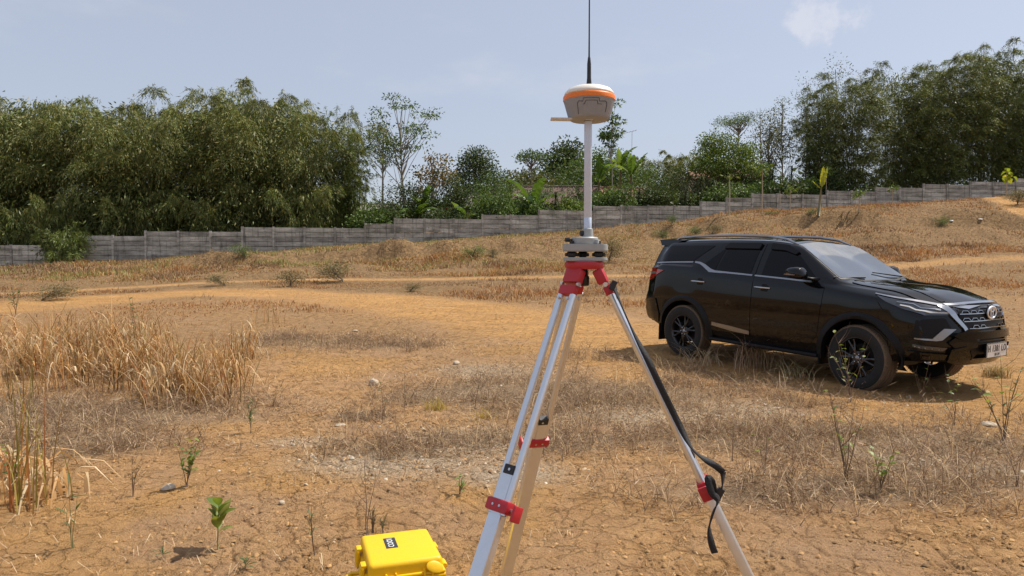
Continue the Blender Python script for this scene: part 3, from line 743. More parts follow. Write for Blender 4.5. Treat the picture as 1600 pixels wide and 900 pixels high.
# low plumes that hang in front of the grove and over the wall
HANG = [bamboo_mesh(3.6, 2.0, 9, 16, BAMY + BAM[:2], nspray=4, nleaf=260, low=.1, skirt=.5, plume=.95, fill=500), bamboo_mesh(4.6, 2.6, 9, 17, BAM + BAMY[:1], nspray=4, nleaf=230, low=.1, skirt=.5, plume=1.05, fill=600)]
for i, (u, v, D0, m, lab) in enumerate([(104, 350, -0.9, 0, "light green bamboo bush drooping over the front of the left wall"), (20, 300, 2.0, 1, "light bamboo plume hanging above the wall at the left edge"),
        (80, 285, 3.2, 1, "rounded bamboo plume above the bush on the left wall"), (205, 280, 3.2, 1, "broad sunlit bamboo plume low in the left grove"), (345, 290, 3.2, 1, "low bamboo plume above the fourth wall panel step"), (470, 270, 3.0, 1, "low bamboo plume at the foot of the left grove's right end")]):
    D = wall_D(u) + D0; b = base_at(u, D); H = unproj(u, v, D).z - b.z
    s_ = H / (3.6, 4.6)[m]
    put_tree("bamboo_bush", lab, HANG[m], b, i * 2.3, (min(s_, 1.0) if m == 0 else 1.0, .8 if m == 0 else .9, s_), "bamboo", "low bamboo plumes in front of the grove")

# ---- tall bamboo on the right
BAMR = [(0.115, 0.150, 0.038), (0.155, 0.180, 0.048), (0.205, 0.210, 0.060), (0.074, 0.104, 0.033)]
BR = [bamboo_mesh(21, 4.4, 22, 21, BAMR, nspray=7, nleaf=340, upright=.25, low=.10, skirt=.2, plume=1.7, fill=5200), bamboo_mesh(22, 4.0, 22, 22, BAMR, nspray=7, nleaf=340, upright=.35, low=.10, skirt=.2, plume=1.6, fill=5200)]
for i, (u, v, dD, m, sxy, lab) in enumerate([(1292, 118, 6, 1, .7, "narrow bamboo clump where the right-hand grove begins"), (1330, 108, 5, 0, .85, "tall bamboo clump on the left flank of the right-hand grove"), (1395, 80, 7, 1, .95, "tall bamboo clump with a feathery top left of the grove's middle"),
        (1462, 92, 6, 0, .95, "dense tall bamboo clump behind the middle of the right wall"), (1530, 62, 7, 1, 1.0, "tallest bamboo clump, behind the heart-leaved sapling"),
        (1598, 70, 6, 0, 1.0, "dense tall bamboo clump at the right edge of the photo"), (1670, 60, 6, 1, 1.0, "tall bamboo clump just beyond the right edge"), (1560, 66, 13, 0, 1.0, "bamboo clump in the back row of the right-hand grove"), (1430, 100, 13, 1, 1.0, "bamboo clump in the back row behind the right grove's left half")]):
    D = wall_D(u) + dD; b = base_at(u, D); H = (unproj(u, v, D).z - b.z) * 1.06
    put_tree("bamboo_clump", lab, BR[m], b, i * 1.9, (sxy, sxy, H / (21, 22)[m]), "bamboo", "tall bamboo clumps of the right grove")

# ---- mixed trees between the groves
GRN = [(0.085, 0.14, 0.034), (0.115, 0.175, 0.042), (0.068, 0.11, 0.030)]
DGR = [(0.048, 0.075, 0.024), (0.066, 0.098, 0.030), (0.085, 0.112, 0.038)]
YGR = [(0.13, 0.19, 0.03), (0.09, 0.15, 0.025), (0.17, 0.21, 0.04)]
OLV = [(0.10, 0.11, 0.035), (0.13, 0.12, 0.045), (0.07, 0.09, 0.03)]
RED = [(0.20, 0.12, 0.06), (0.14, 0.12, 0.05), (0.10, 0.11, 0.04), (0.24, 0.17, 0.07)]
def treeat(u, vtop, D, lab, name="tree", cat="tree", group=None, vis=None, **kw):
    b = base_at(u, D); H = unproj(u, vtop, D).z - b.z
    z0 = kw.pop('z0', .45) * H
    me = tree_mesh(H, kw.pop('cr', 3), z0, kw.pop('nb', 26), kw.pop('seed', int(u) + 3), kw.pop('cols', GRN), **kw)
    return put_tree(name, lab, me, b, 0, 1.0, cat, group)
treeat(637, 148, 70, "tall airy tree with bare pale trunk rising left of the survey pole", "airy_tree", cr=3.9, z0=.50, nclus=40, nleaf=40, cs=.62, leaf=(.22, .38), wid=.12, hollow=.75, flat=.35, bark="pale_bark", nb=40, trunk_r=.13, bend=.6)
treeat(597, 190, 68, "slender leaning tree with thin crown beside the bamboo", "slender_tree", cr=1.9, z0=.6, nclus=22, nleaf=40, cs=.6, leaf=(.2, .32), wid=.12, bark="pale_bark", nb=20, flat=.6)
treeat(683, 238, 66, "small tree with reddish withered leaves beside the conical tree", "small_tree", cr=1.9, z0=.5, nclus=26, nleaf=36, cs=.5, leaf=(.22, .34), wid=.17, cols=RED, bark="pale_bark")
treeat(740, 226, 72, "tall conical dark leafy tree left of the antenna pole", "conical_tree", cr=3.9, z0=.12, nclus=120, nleaf=70, cs=.75, shape='cone', cols=DGR, leaf=(.18, .3), wid=.13)
treeat(778, 268, 66, "round bushy green tree right of the conical tree", "bushy_tree", cr=2.6, z0=.2, nclus=60, nleaf=60, cs=.6, cols=GRN)
treeat(620, 285, 64, "dark bushy tree in front of the airy tree", "bushy_tree", cr=2.8, z0=.15, nclus=60, nleaf=60, cs=.6, cols=DGR)
treeat(655, 300, 66, "low leafy tree beside the orange water tank", "bushy_tree", cr=2.4, z0=.15, nclus=45, nleaf=60, cs=.6, cols=GRN)
treeat(712, 275, 65, "dark tree entwined with vines left of the grey tiled roof", "vine_tree", cr=1.7, z0=.15, nclus=55, nleaf=60, cs=.5, cols=DGR, shape='tall')
treeat(884, 222, 118, "distant dark tree with rounded top above the terracotta roof", "distant_tree", cr=4.0, z0=.55, nclus=60, nleaf=60, cs=1.1, cols=DGR, leaf=(.4, .6), wid=.3, shape='tall')
treeat(868, 262, 112, "distant dark spreading tree below the rounded treetop", "distant_tree", cr=5.5, z0=.3, nclus=60, nleaf=60, cs=1.2, cols=DGR, leaf=(.4, .6), wid=.3)
treeat(815, 268, 100, "distant olive tree right of the bushy green tree", "distant_tree", cr=4.5, z0=.2, nclus=60, nleaf=60, cs=1.0, cols=OLV, leaf=(.35, .5), wid=.25)
treeat(836, 236, 78, "flat spreading tree with open branches above the banana leaves", "umbrella_tree", cr=2.6, z0=.72, nclus=24, nleaf=44, cs=.6, cols=GRN, shape='umbrella', leaf=(.18, .3), flat=.5)
treeat(958, 152, 67, "tall spindly sapling with tufts of leaves behind the receiver", "spindly_tree", cr=.95, z0=.52, nclus=13, nleaf=46, cs=.42, leaf=(.3, .46), wid=.15, trunk_r=.07, hollow=.1, nb=13, bend=.2, flat=.5, bark="pale_bark")
treeat(930, 236, 78, "broad green tree behind the pole of the receiver", "bushy_tree", cr=4.2, z0=.3, nclus=80, nleaf=60, cs=.9, cols=GRN, leaf=(.22, .34), wid=.16)
treeat(985, 245, 80, "leafy green tree right of the spindly sapling", "bushy_tree", cr=3.2, z0=.3, nclus=60, nleaf=60, cs=.8, cols=GRN, leaf=(.22, .34), wid=.16)
for i, (u, v, lab) in enumerate([(1028, 226, "hazy feathery bamboo in the distance, left of the roof antenna"), (1075, 218, "hazy feathery bamboo in the distance, right of the roof antenna")]):
    D = 96 + 4 * i; b = base_at(u, D); H = unproj(u, v, D).z - b.z
    put_tree("bamboo_clump", lab, BB[0], b, i * 3.1, (.8, .8, H / 14.5), "bamboo", "far feathery bamboo")
treeat(1122, 212, 70, "bright green round-headed tree near the cream house", "round_tree", cr=3.0, z0=.42, nclus=110, nleaf=80, cs=.62, cols=YGR, leaf=(.16, .26), wid=.13)
treeat(1150, 180, 78, "spreading feathery tree above the bright round-headed tree", "umbrella_tree", cr=3.4, z0=.74, nclus=34, nleaf=56, cs=.75, cols=GRN, shape='umbrella', leaf=(.14, .24), wid=.07, flat=.5)
treeat(1205, 188, 72, "olive tree with loose crown right of the bright round tree", "loose_tree", cr=2.6, z0=.4, nclus=50, nleaf=50, cs=.7, cols=OLV, leaf=(.2, .32), wid=.1, shape='tall')
treeat(1225, 150, 74, "thin pale-stemmed tree with sparse leaves left of the tall bamboo", "sparse_tree", cr=2.4, z0=.35, nclus=34, nleaf=34, cs=.65, cols=OLV + GRN, leaf=(.18, .3), wid=.08, shape='tall', trunk_r=.08, bark="pale_bark", nb=30)
treeat(1255, 118, 75, "tall thin tree leaning beside the right-hand bamboo grove", "sparse_tree", cr=2.2, z0=.4, nclus=34, nleaf=32, cs=.65, cols=OLV + GRN, leaf=(.18, .3), wid=.08, trunk_r=.08, bark="pale_bark", nb=30, bend=1.2)
treeat(1290, 92, 74, "tall thin tree merging with the left flank of the right bamboo", "sparse_tree", cr=2.6, z0=.35, nclus=60, nleaf=40, cs=.7, cols=OLV + GRN, leaf=(.2, .32), wid=.08, trunk_r=.09, bark="pale_bark", nb=30, bend=.8)
treeat(1275, 205, 70, "leafy young tree in front of the thin pale-stemmed trees", "loose_tree", cr=1.6, z0=.4, nclus=26, nleaf=40, cs=.55, cols=GRN, leaf=(.2, .3), wid=.12, shape='tall')
treeat(1060, 262, 72, "dark leafy tree left of the bright round-headed tree", "bushy_tree", cr=2.8, z0=.2, nclus=60, nleaf=60, cs=.7, cols=DGR)
treeat(1010, 270, 74, "dense green tree behind the banana plants near the pole", "bushy_tree", cr=2.8, z0=.2, nclus=60, nleaf=60, cs=.7, cols=GRN)
treeat(1180, 258, 69, "low leafy tree right of the cream house", "bushy_tree", cr=2.2, z0=.2, nclus=45, nleaf=60, cs=.6, cols=GRN)
treeat(846, 290, 66, "leafy tree hiding the left half of the terracotta roof", "bushy_tree", cr=1.5, z0=.2, nclus=34, nleaf=50, cs=.45, cols=GRN)
treeat(900, 280, 68, "leafy shrub tree before the terracotta roof", "bushy_tree", cr=1.6, z0=.2, nclus=30, nleaf=50, cs=.5, cols=GRN)
treeat(800, 290, 70, "green leafy tree left of the big banana plant", "bushy_tree", cr=2.4, z0=.15, nclus=45, nleaf=60, cs=.6, cols=GRN)
# the bare tree
b = base_at(1185, 76); H = unproj(1185, 168, 76).z - b.z
mb = MB(); rs = random.Random(5); mb.tube([(0, 0, -.3), (.1, 0, H * .5), (0, .1, H)], [.12, .08, .015], 6)
for k in range(14):
    zz = H * (.55 + .4 * k / 14); a = k * 2.4; L = rs.uniform(.8, 1.7) * (1 - .4 * k / 14)
    mb.tube([(.05, .05, zz), (math.cos(a) * L * .5, math.sin(a) * L * .5, zz + L * .6), (math.cos(a) * L * .8, math.sin(a) * L * .8, zz + L * 1.3)], [.035, .02, .006], 5)
bt = thing("bare_tree", "leafless grey tree sticking up behind the feathery spreading tree", "tree", b); mb.build("trunk", MATS["pale_bark"], bt, True)
# far wooded ridge behind everything
parts = []
rg = np.random.default_rng(44)
for k in range(130):
    u = rg.uniform(-150, 1750); D = rg.uniform(125, 230); p = base_at(u, D); n = 260
    R_ = rg.uniform(3.5, 6.5); off = rg.normal(0, .5, (n, 3)) * R_; off[:, 2] = np.abs(off[:, 2]) * .9 + 1
    V, Q = leafset(np.array(p) + off, nrm(rg.normal(size=(n, 3)) + np.array([0, 0, -.2])), rg.uniform(.8, 1.5, n), .7, rg)
    parts.append((V, Q, np.repeat(pick(rg, DGR + GRN, n) * rg.uniform(.7, 1.2), 4, 0)))
V, Q, C_ = joinm(parts)
tag(obj("far_woods", V, Q, MATS["tree_leaf"], None, False, C_), "far wooded rise behind the houses and trees", "woods", kind="stuff")

# bananas, dracaenas, low shrubs behind the wall
for i, (u, D, v, n, up, lab) in enumerate([(660, 64.5, 330, 8, .9, "banana plant with upright bright leaves left of the orange tank"), (645, 63.5, 338, 6, .5, "small banana plant at the wall left of the orange tank"),
        (832, 64.5, 322, 8, .55, "large banana plant with arching leaves left of the terracotta roof"), (935, 67, 282, 7, .9, "tall banana plant just right of the survey pole"),
        (985, 70, 272, 8, .95, "tall banana plant with upright leaves right of the spindly sapling"), (728, 63.5, 340, 6, .4, "banana plant under the dark vine tree"), (968, 72, 262, 7, .9, "banana plant behind the one with upright leaves")]):
    b = base_at(u, D); h = unproj(u, v, D).z - b.z
    banana(lab, b, max(1.2, h), 1.15 if i != 2 else 1.5, i, n + 1, up)
SPK = [spiky_mesh(3.6, 240, s_, [(0.05, 0.075, 0.03), (0.07, 0.09, 0.04), (0.12, 0.13, 0.07), (0.035, 0.055, 0.022)]) for s_ in range(3)]
spl = [(868, 302, 62, "left of the survey pole"), (998, 296, 63.5, "right of the orange roof"), (1022, 300, 64, "second from the left in the row by the cream house"), (1046, 288, 64, "third from the left in the row by the cream house"),
       (1070, 286, 64.5, "fourth from the left in the row by the cream house"), (1094, 278, 65, "below the bright round tree"), (1112, 282, 65, "right end of the row before the cream house"), (1205, 268, 67, "behind the step of the wall with the tall stake"), (1235, 262, 68, "below the thin pale-stemmed trees"), (1262, 258, 68, "beside the foot of the right bamboo grove")]
for i, (u, v, D, lab) in enumerate(spl):
    b = base_at(u, D); H = unproj(u, v, D).z - b.z
    put_tree("dracaena_plant", "dark spiky strap-leaved plant " + lab, SPK[i % 3], b, i, (1, 1, H / 3.6), "plant", "strap-leaved plants behind the wall")
shl = [(588, 322, GRN), (612, 325, DGR), (690, 322, DGR), (770, 300, GRN), (790, 322, GRN), (812, 308, GRN), (880, 312, YGR), (905, 310, GRN), (942, 300, GRN), (965, 290, GRN), (1010, 300, OLV), (1060, 300, DGR), (1130, 290, GRN), (1160, 285, GRN), (1200, 280, GRN), (1222, 285, DGR), (1250, 275, GRN), (1290, 265, DGR), (1030, 290, DGR)]
where = ["beside the small grey house", "right of the small grey house", "under the orange tank", "below the grey tiled roof", "left of the big banana plant", "at the foot of the big banana plant", "bright, before the terracotta roof", "left of the tripod pole",
         "right of the tripod pole", "before the orange roof", "olive, among the strap-leaved plants", "among the strap-leaved plants", "before the cream house", "right of the cream house", "behind the tall stake", "right of the tall stake", "below the thin trees", "at the foot of the right bamboo", "dark, left of the cream house"]
SHM = {}
for i, ((u, v, cols), wh) in enumerate(zip(shl, where)):
    D = wall_D(u) + 2.2 + (i % 3) * .7; b = base_at(u, D); H = max(1.6, unproj(u, v, D).z - b.z)
    key = (id(cols), i % 2)
    if key not in SHM: SHM[key] = tree_mesh(3.0, 1.5, .4, 14, 300 + i, cols, nclus=40, nleaf=60, cs=.45, leaf=(.16, .26), wid=.12, trunk_r=.05)
    put_tree("shrub", "leafy shrub behind the wall, " + wh, SHM[key], b, i, (1.1, 1.1, H / 3.0), "shrub", "shrubs behind the wall")

# ---- houses beyond the wall
def house(name, lab, u, D, w, d, vw, vr, wallm, roofm, rot=0.0, axis='x', over=.4, extra=None):
    b = base_at(u, D); zw = unproj(u, vw, D).z - b.z; zr = unproj(u, vr, D).z - b.z
    h = thing(name, lab, "house", b, rot)
    mb = MB(); mb.box((0, 0, zw / 2 - .3), (w, d, zw + .6)); mb.build("wall", MATS[wallm], h)
    mb = MB(); hw, hd, t_ = w / 2 + over, d / 2 + over, .12
    zo = zw - over * (zr - zw) / (d / 2)
    for sg in (-1, 1):
        mb.add([(-hw, sg * hd, zo), (hw, sg * hd, zo), (hw, 0, zr), (-hw, 0, zr), (-hw, sg * hd, zo + t_), (hw, sg * hd, zo + t_), (hw, 0, zr + t_), (-hw, 0, zr + t_)],
               [(0, 1, 2, 3), (7, 6, 5, 4), (0, 4, 5, 1), (1, 5, 6, 2), (3, 7, 4, 0), (2, 6, 7, 3)])
    roof = mb.build("roof", MATS[roofm], h)
    # ribs / tile courses that the picture still shows as lines
    mr = MB(); n = int(w / .45)
    for k in range(n + 1):
        x = -hw + 2 * hw * k / n
        mr.tube([(x, -hd, zo + t_ + .02), (x, 0, zr + t_ + .02)], .05, 5)
    mr.tube([(-hw, 0, zr + t_ + .03), (hw, 0, zr + t_ + .03)], .12, 6)
    mr.build("roof_ribs", MATS[roofm], roof)["kind"] = "stuff"
    for sg in (-1, 1):
        mb = MB(); mb.add([(sg * w / 2, -d / 2, zw), (sg * w / 2, d / 2, zw), (sg * w / 2, 0, zr - .05)], [(0, 1, 2)]); mb.build("gable", MATS[wallm], h)
    for k in range(2):
        x = (-.22 + .44 * k) * w
        mb = MB(); mb.box((x, -d / 2 - .02, zw * .55), (1.0, .06, 1.0)); wd_ = mb.build("window", MATS["window_dark"], h)
        mb = MB()
        for a_, b_, c_, e_ in ((x, zw * .55 + .53, 1.16, .08), (x, zw * .55 - .53, 1.16, .08), (x - .54, zw * .55, .08, 1.0), (x + .54, zw * .55, .08, 1.0)): mb.box((a_, -d / 2 - .03, b_), (c_, .09, e_))
        mb.build("window_frame", MATS["plaster_cream"], wd_)
    return h
house("small_house", "small grey-walled house with a corrugated roof edge beside the bamboo", 583, 66, 4.0, 5, 332, 322, "plaster_grey", "roof_grey", .05)
house("grey_roofed_house", "house with a steep pale grey tiled roof beyond the orange tank", 752, 72, 3.0, 6, 325, 296, "plaster_cream", "roof_grey", .1)
house("terracotta_house", "long low house with a brown tiled roof behind the banana plants", 868, 74, 8.0, 7, 322, 294, "plaster_grey", "roof_brown", -.05)
house("orange_roofed_house", "house with a faded orange tiled roof right of the survey pole", 978, 75, 5.0, 6, 316, 296, "plaster_cream", "roof_orange", .1)
house("cream_house", "cream-coloured house half hidden behind the bright round tree", 1128, 75, 6.5, 6, 284, 268, "plaster_cream", "roof_orange", -.1)
b = base_at(703, 66); z1, z2 = unproj(703, 337, 66).z - b.z, unproj(703, 323, 66).z - b.z
tk = thing("water_tank", "bright orange plastic water tank above the wall", "tank", b)
mb = MB(); r_ = .47; mb.lathe([(.02, z1), (r_, z1 + .02), (r_, z1 + .2), (r_ * .96, z1 + .23), (r_, z1 + .26), (r_, z1 + .5), (r_ * .96, z1 + .53), (r_, z1 + .56), (r_, z2 - .15), (.16, z2), (.02, z2 + .02)], 20); mb.build("tank_body", MATS["tank_orange"], tk, auto=40)
mb = MB(); mb.lathe([(.02, z2), (.17, z2), (.17, z2 + .07), (.02, z2 + .08)], 14); mb.build("lid", MATS["tank_orange"], tk)
for sx in (-1, 1):
    for sy in (-1, 1):
        mb = MB(); mb.tube([(sx * .32, sy * .32, -.2), (sx * .32, sy * .32, z1)], .05, 6); mb.build("leg", MATS["steel"], tk)
b = base_at(985, 82); z1 = unproj(985, 205, 82).z - b.z
an = thing("roof_antenna", "thin grey television antenna mast above the distant trees", "antenna", b)
mb = MB(); mb.tube([(0, 0, -.2), (.1, 0, z1)], .04, 6); mb.build("mast", MATS["steel"], an)
mb = MB(); mb.tube([(-.9, 0, z1 - .25), (.6, 0, z1 + .1)], .03, 5)
for k in range(5): mb.tube([(-.8 + .33 * k, -.35, z1 - .22 + .08 * k), (-.8 + .33 * k, .35, z1 - .22 + .08 * k)], .018, 5)
mb.build("boom", MATS["steel"], an)
b = base_at(657, 74); z1 = unproj(657, 276, 74).z - b.z
an = thing("lamp_pole", "white lamp on a thin pole in front of the airy tree", "lamp", b)
mb = MB(); mb.tube([(0, 0, -.2), (0, 0, z1)], .05, 6); mb.build("pole", MATS["pale_bark"], an)
mb = MB(); mb.lathe([(.05, z1), (.35, z1 + .08), (.4, z1 + .2), (.28, z1 + .36), (.02, z1 + .42)], 14); mb.build("lamp_head", MATS["receiver_white"], an, True)

# ------------------------------------------------------------------ the black off-road car
CX, CY, CYAW, CSL = 3.323, 11.024, 1.002, 0.031
car = thing("parked_car", "black off-road estate car parked on the dirt track facing right", "car", (CX, CY, CAMH - 1.444 - .012))
car.rotation_mode = 'XYZ'
# car space: +x forward, +y to the car's LEFT (far side), z up; rear axle at x = 0
car.rotation_euler = (Matrix.Rotation(-CYAW, 3, 'Z') @ Matrix.Rotation(CSL, 3, 'Y')).to_euler()
WB, WR = 2.745, 0.389
AR = 0.475                                   # radius of the wheel opening
def itp(x, tab):
    X = np.array([p[0] for p in tab]); Y = np.array([p[1] for p in tab]); return np.interp(x, X, Y)
def smo(x, tab, w=.06):
    return sum(itp(x + d, tab) * k for d, k in ((-w, .25), (0, .5), (w, .25)))
def car_sections(x):
    """half section of the body at station x: list of (y, z) from sill to roof centre"""
    arch = 0.0
    zb = smo(x, [(-1.0, .50), (-.7, .45), (-.5, .42), (.5, .40), (2.2, .40), (3.3, .40), (3.75, .44)])
    for xa in (0, WB):
        d = abs(x - xa)
        if d < AR: zb = max(zb, WR + math.sqrt(AR * AR - d * d))
    yw = smo(x, [(-1.0, .82), (-.8, .885), (-.4, .915), (.3, .925), (1.2, .915), (2.1, .92), (2.745, .93), (3.2, .915), (3.5, .88), (3.75, .84)])
    zbelt = smo(x, [(-1.0, 1.36), (-.5, 1.40), (.2, 1.39), (.6, 1.34), (1.2, 1.30), (2.1, 1.26), (2.4, 1.225), (2.8, 1.19), (3.2, 1.145), (3.5, 1.09), (3.75, 1.00)])
    ybelt = smo(x, [(-1.0, .76), (-.6, .83), (.2, .855), (1.2, .865), (2.1, .865), (2.5, .83), (2.9, .80), (3.3, .77), (3.6, .73), (3.75, .70)])
    yroof = smo(x, [(-1.0, .60), (-.5, .645), (.3, .665), (1.2, .665), (1.75, .655), (2.38, .765), (2.6, .72), (3.2, .64), (3.75, .56)], .04)
    zroof = smo(x, [(-1.0, 1.665), (-.6, 1.70), (0, 1.725), (.7, 1.735), (1.3, 1.73), (1.70, 1.69), (1.80, 1.66), (2.40, 1.275), (2.6, 1.235), (3.0, 1.20), (3.4, 1.14), (3.65, 1.07), (3.75, 1.015)], .05)
    zcen = smo(x, [(-1.0, 1.735), (-.5, 1.775), (.3, 1.80), (1.1, 1.795), (1.50, 1.765), (1.62, 1.725), (2.45, 1.28), (2.6, 1.255), (3.0, 1.235), (3.4, 1.185), (3.62, 1.12), (3.75, 1.03)], .05)
    hood = float(sstep(2.30, 2.50, x))
    P = [(yw - .045, zb), (yw - .012, max(zb + .03, .60)), (yw, max(zb + .06, .84)), (yw - .004, max(zb + .09, min(1.02, zbelt - .12))), (yw - .022, zbelt - .06), (ybelt, zbelt)]
    ym, zm = (ybelt * .52 + yroof * .48 + .016 * (1 - hood)), zbelt * .5 + zroof * .5
    P += [(ym, zm), (yroof, zroof), (yroof * .80, zroof * .45 + zcen * .55 + .004), (yroof * .45, zcen - .012), (0, zcen)]
    return P
def car_warp(x, y, z):
    a = abs(y) / .9
    # front: bow-shaped in plan, leaning grille, tucked chin
    bf = float(sstep(2.95, 3.75, x))
    x += bf * (-.40 * a ** 2.6 + float(np.interp(z, [.42, .52, .62, .78, .95, 1.05, 1.15], [-.10, -.01, .02, .0, -.035, -.06, -.12])))
    br = float(sstep(-.45, -1.0, x))
    x += br * (.16 * a ** 3 + float(np.interp(z, [.45, .55, .8, .95, 1.1, 1.38, 1.7, 1.75], [.06, .0, -.03, .02, .04, .12, .22, .2])))
    return x
def body_mesh():
    xs = np.unique(np.concatenate([np.linspace(-1.0, 3.75, 110), np.linspace(-AR - .02, AR + .02, 46), np.linspace(WB - AR - .02, WB + AR + .02, 46), [-AR + .001, AR - .001, WB - AR + .001, WB + AR - .001]]))
    rows = []
    for x in xs:
        P = car_sections(x)
        # resample with a soft spline through the points
        Q = []
        for j in range(len(P) - 1):
            p0 = P[max(j - 1, 0)]; p1 = P[j]; p2 = P[j + 1]; p3 = P[j + 2] if j + 2 < len(P) else (-P[-2][0], P[-2][1])
            n = 5
            for k in range(n):
                t_ = k / n
                # monotone-ish hermite with reduced tangents
                m1 = [(p2[i] - p0[i]) * .36 for i in (0, 1)]; m2 = [(p3[i] - p1[i]) * .36 for i in (0, 1)]
                lim = 1.2 * math.hypot(p2[0] - p1[0], p2[1] - p1[1])
                for m in (m1, m2):
                    L = math.hypot(*m)
                    if L > lim: m[0] *= lim / L; m[1] *= lim / L
                h00, h10, h01, h11 = 2 * t_ ** 3 - 3 * t_ ** 2 + 1, t_ ** 3 - 2 * t_ ** 2 + t_, -2 * t_ ** 3 + 3 * t_ ** 2, t_ ** 3 - t_ ** 2
                Q.append(tuple(h00 * p1[i] + h10 * m1[i] + h01 * p2[i] + h11 * m2[i] for i in (0, 1)))
        Q.append(P[-1])
        rows.append(Q)
    m = len(rows[0]); V = []; Fc = []
    def ring(x, Q): return [(x, -y, z) for y, z in Q] + [(x, y, z) for y, z in Q[-2::-1]]   # near side (-y), over the roof, far side
    n = 2 * m - 1
    for x, Q in zip(xs, rows):
        for p in ring(x, Q): V.append((car_warp(*p), p[1], p[2]))
    for i in range(len(xs) - 1):
        for j in range(n - 1): Fc.append((i * n + j, i * n + j + 1, (i + 1) * n + j + 1, (i + 1) * n + j))
    # end caps as curtains of rows between the two sides
    for i, x, flip in ((0, xs[0], True), (len(xs) - 1, xs[-1], False)):
        Q = rows[i]; K = 28; base = len(V)
        for j in range(m):
            y, z = Q[j]
            for k in range(K + 1):
                yy = -y + 2 * y * k / K; V.append((car_warp(x, yy, z), yy, z))
        for j in range(m - 1):
            for k in range(K):
                q = (base + j * (K + 1) + k, base + (j + 1) * (K + 1) + k, base + (j + 1) * (K + 1) + k + 1, base + j * (K + 1) + k + 1)
                Fc.append(q if flip else q[::-1])
    return V, Fc
bV, bF = body_mesh()
body = obj("body", bV, bF, MATS["car_paint"], car)
bm = bmesh.new(); bm.from_mesh(body.data); bmesh.ops.remove_doubles(bm, verts=bm.verts, dist=.0008); bmesh.ops.dissolve_degenerate(bm, edges=bm.edges, dist=.0003)
bmesh.ops.recalc_face_normals(bm, faces=bm.faces); BVH = BVHTree.FromBMesh(bm); bm.to_mesh(body.data); bm.free(); autosmooth(body, 42)

def drop(pt, d):
    """where a ray from pt along d meets the body"""
    loc, nor, i, dist = BVH.ray_cast(Vector(pt), Vector(d))
    if loc is None:
        loc, nor, i, dist = BVH.find_nearest(Vector(pt) + Vector(d) * 1.0)
        if loc is None: return Vector(pt), -Vector(d)
    if nor.dot(Vector(d)) > 0: nor = -nor
    return loc, nor
VIEWS = {'side': (lambda a, b: (a, -2.0, b), (0, 1, 0)), 'far': (lambda a, b: (a, 2.0, b), (0, -1, 0)), 'front': (lambda a, b: (6.0, a, b), (-1, 0, 0)), 'rear': (lambda a, b: (-3.0, a, b), (1, 0, 0)), 'top': (lambda a, b: (a, b, 4.0), (0, 0, -1))}
def rounded(poly, r=.03, n=4):
    out = []; m = len(poly)
    for i in range(m):
        p0, p1, p2 = Vector(poly[i - 1]), Vector(poly[i]), Vector(poly[(i + 1) % m])
        a, b = p0 - p1, p2 - p1
        rr_ = min(r, a.length * .45, b.length * .45); A, B = p1 + a.normalized() * rr_, p1 + b.normalized() * rr_
        for k in range(n + 1):
            t_ = k / n; out.append((A * (1 - t_) ** 2 + p1 * 2 * t_ * (1 - t_) + B * t_ * t_)[:])
    return out
def densify(poly, step):
    out = []
    for i in range(len(poly)):
        a, b = Vector(poly[i]), Vector(poly[(i + 1) % len(poly)]); n = max(1, int((b - a).length / step))
        for k in range(n): out.append(tuple(a + (b - a) * k / n))
    return out
def panel(name, poly, view, mat, parent, off=.005, depth=.012, step=.05, r=.02, smooth=38, flat_dir=False, dome=0.0):
    """a plate laid on the body: outline poly drawn in a side / front / top view, lifted by off, with a closed rim"""
    P2 = densify(rounded(poly, r) if r > 0 else poly, step); n = len(P2)
    xs = [p[0] for p in P2]; ys = [p[1] for p in P2]
    pts = [Vector(p) for p in P2]
    gxn = max(1, int((max(xs) - min(xs)) / step)); gyn = max(1, int((max(ys) - min(ys)) / step))
    def inside(x, y):
        c = False
        for i in range(n):
            x1, y1 = P2[i]; x2, y2 = P2[i - 1]
            if (y1 > y) != (y2 > y) and x < (x2 - x1) * (y - y1) / (y2 - y1) + x1: c = not c
        return c
    for i in range(1, gxn):
        for j in range(1, gyn):
            x, y = min(xs) + (max(xs) - min(xs)) * i / gxn, min(ys) + (max(ys) - min(ys)) * j / gyn
            if inside(x, y) and min((abs(x - q[0]) + abs(y - q[1])) for q in P2) > step * .5: pts.append(Vector((x, y)))
    vo, ed, fa, *_ = delaunay_2d_cdt(pts, [], [list(range(n))], 1, 1e-5)
    mk_, d = VIEWS[view]
    top = []; bot = []
    # smooth rim/centre lift
    for q in vo:
        loc, nor = drop(mk_(q[0], q[1]), d)
        nn_ = -Vector(d) if flat_dir else nor
        top.append(loc + nn_ * off); bot.append(loc - nn_ * depth)
    N = len(vo); V = top + bot
    Fc = [tuple(f) for f in fa]
    # boundary edges
    cnt = {}
    for f in fa:
        for i in range(len(f)):
            e = (f[i], f[(i + 1) % len(f)]); cnt[e] = cnt.get(e, 0) + 1
    rim = [e for e in cnt if (e[1], e[0]) not in cnt]
    Fc += [(b, a, a + N, b + N) for a, b in rim]
    o = obj(name, V, Fc, MATS[mat], parent)
    bm = bmesh.new(); bm.from_mesh(o.data); bmesh.ops.recalc_face_normals(bm, faces=bm.faces)
    # point outwards
    s_ = sum((f.normal.dot(-Vector(d))) * f.calc_area() for f in bm.faces if all(v.index < N for v in f.verts))
    if s_ < 0: bmesh.ops.reverse_faces(bm, faces=bm.faces)
    bm.to_mesh(o.data); bm.free(); autosmooth(o, smooth); return o
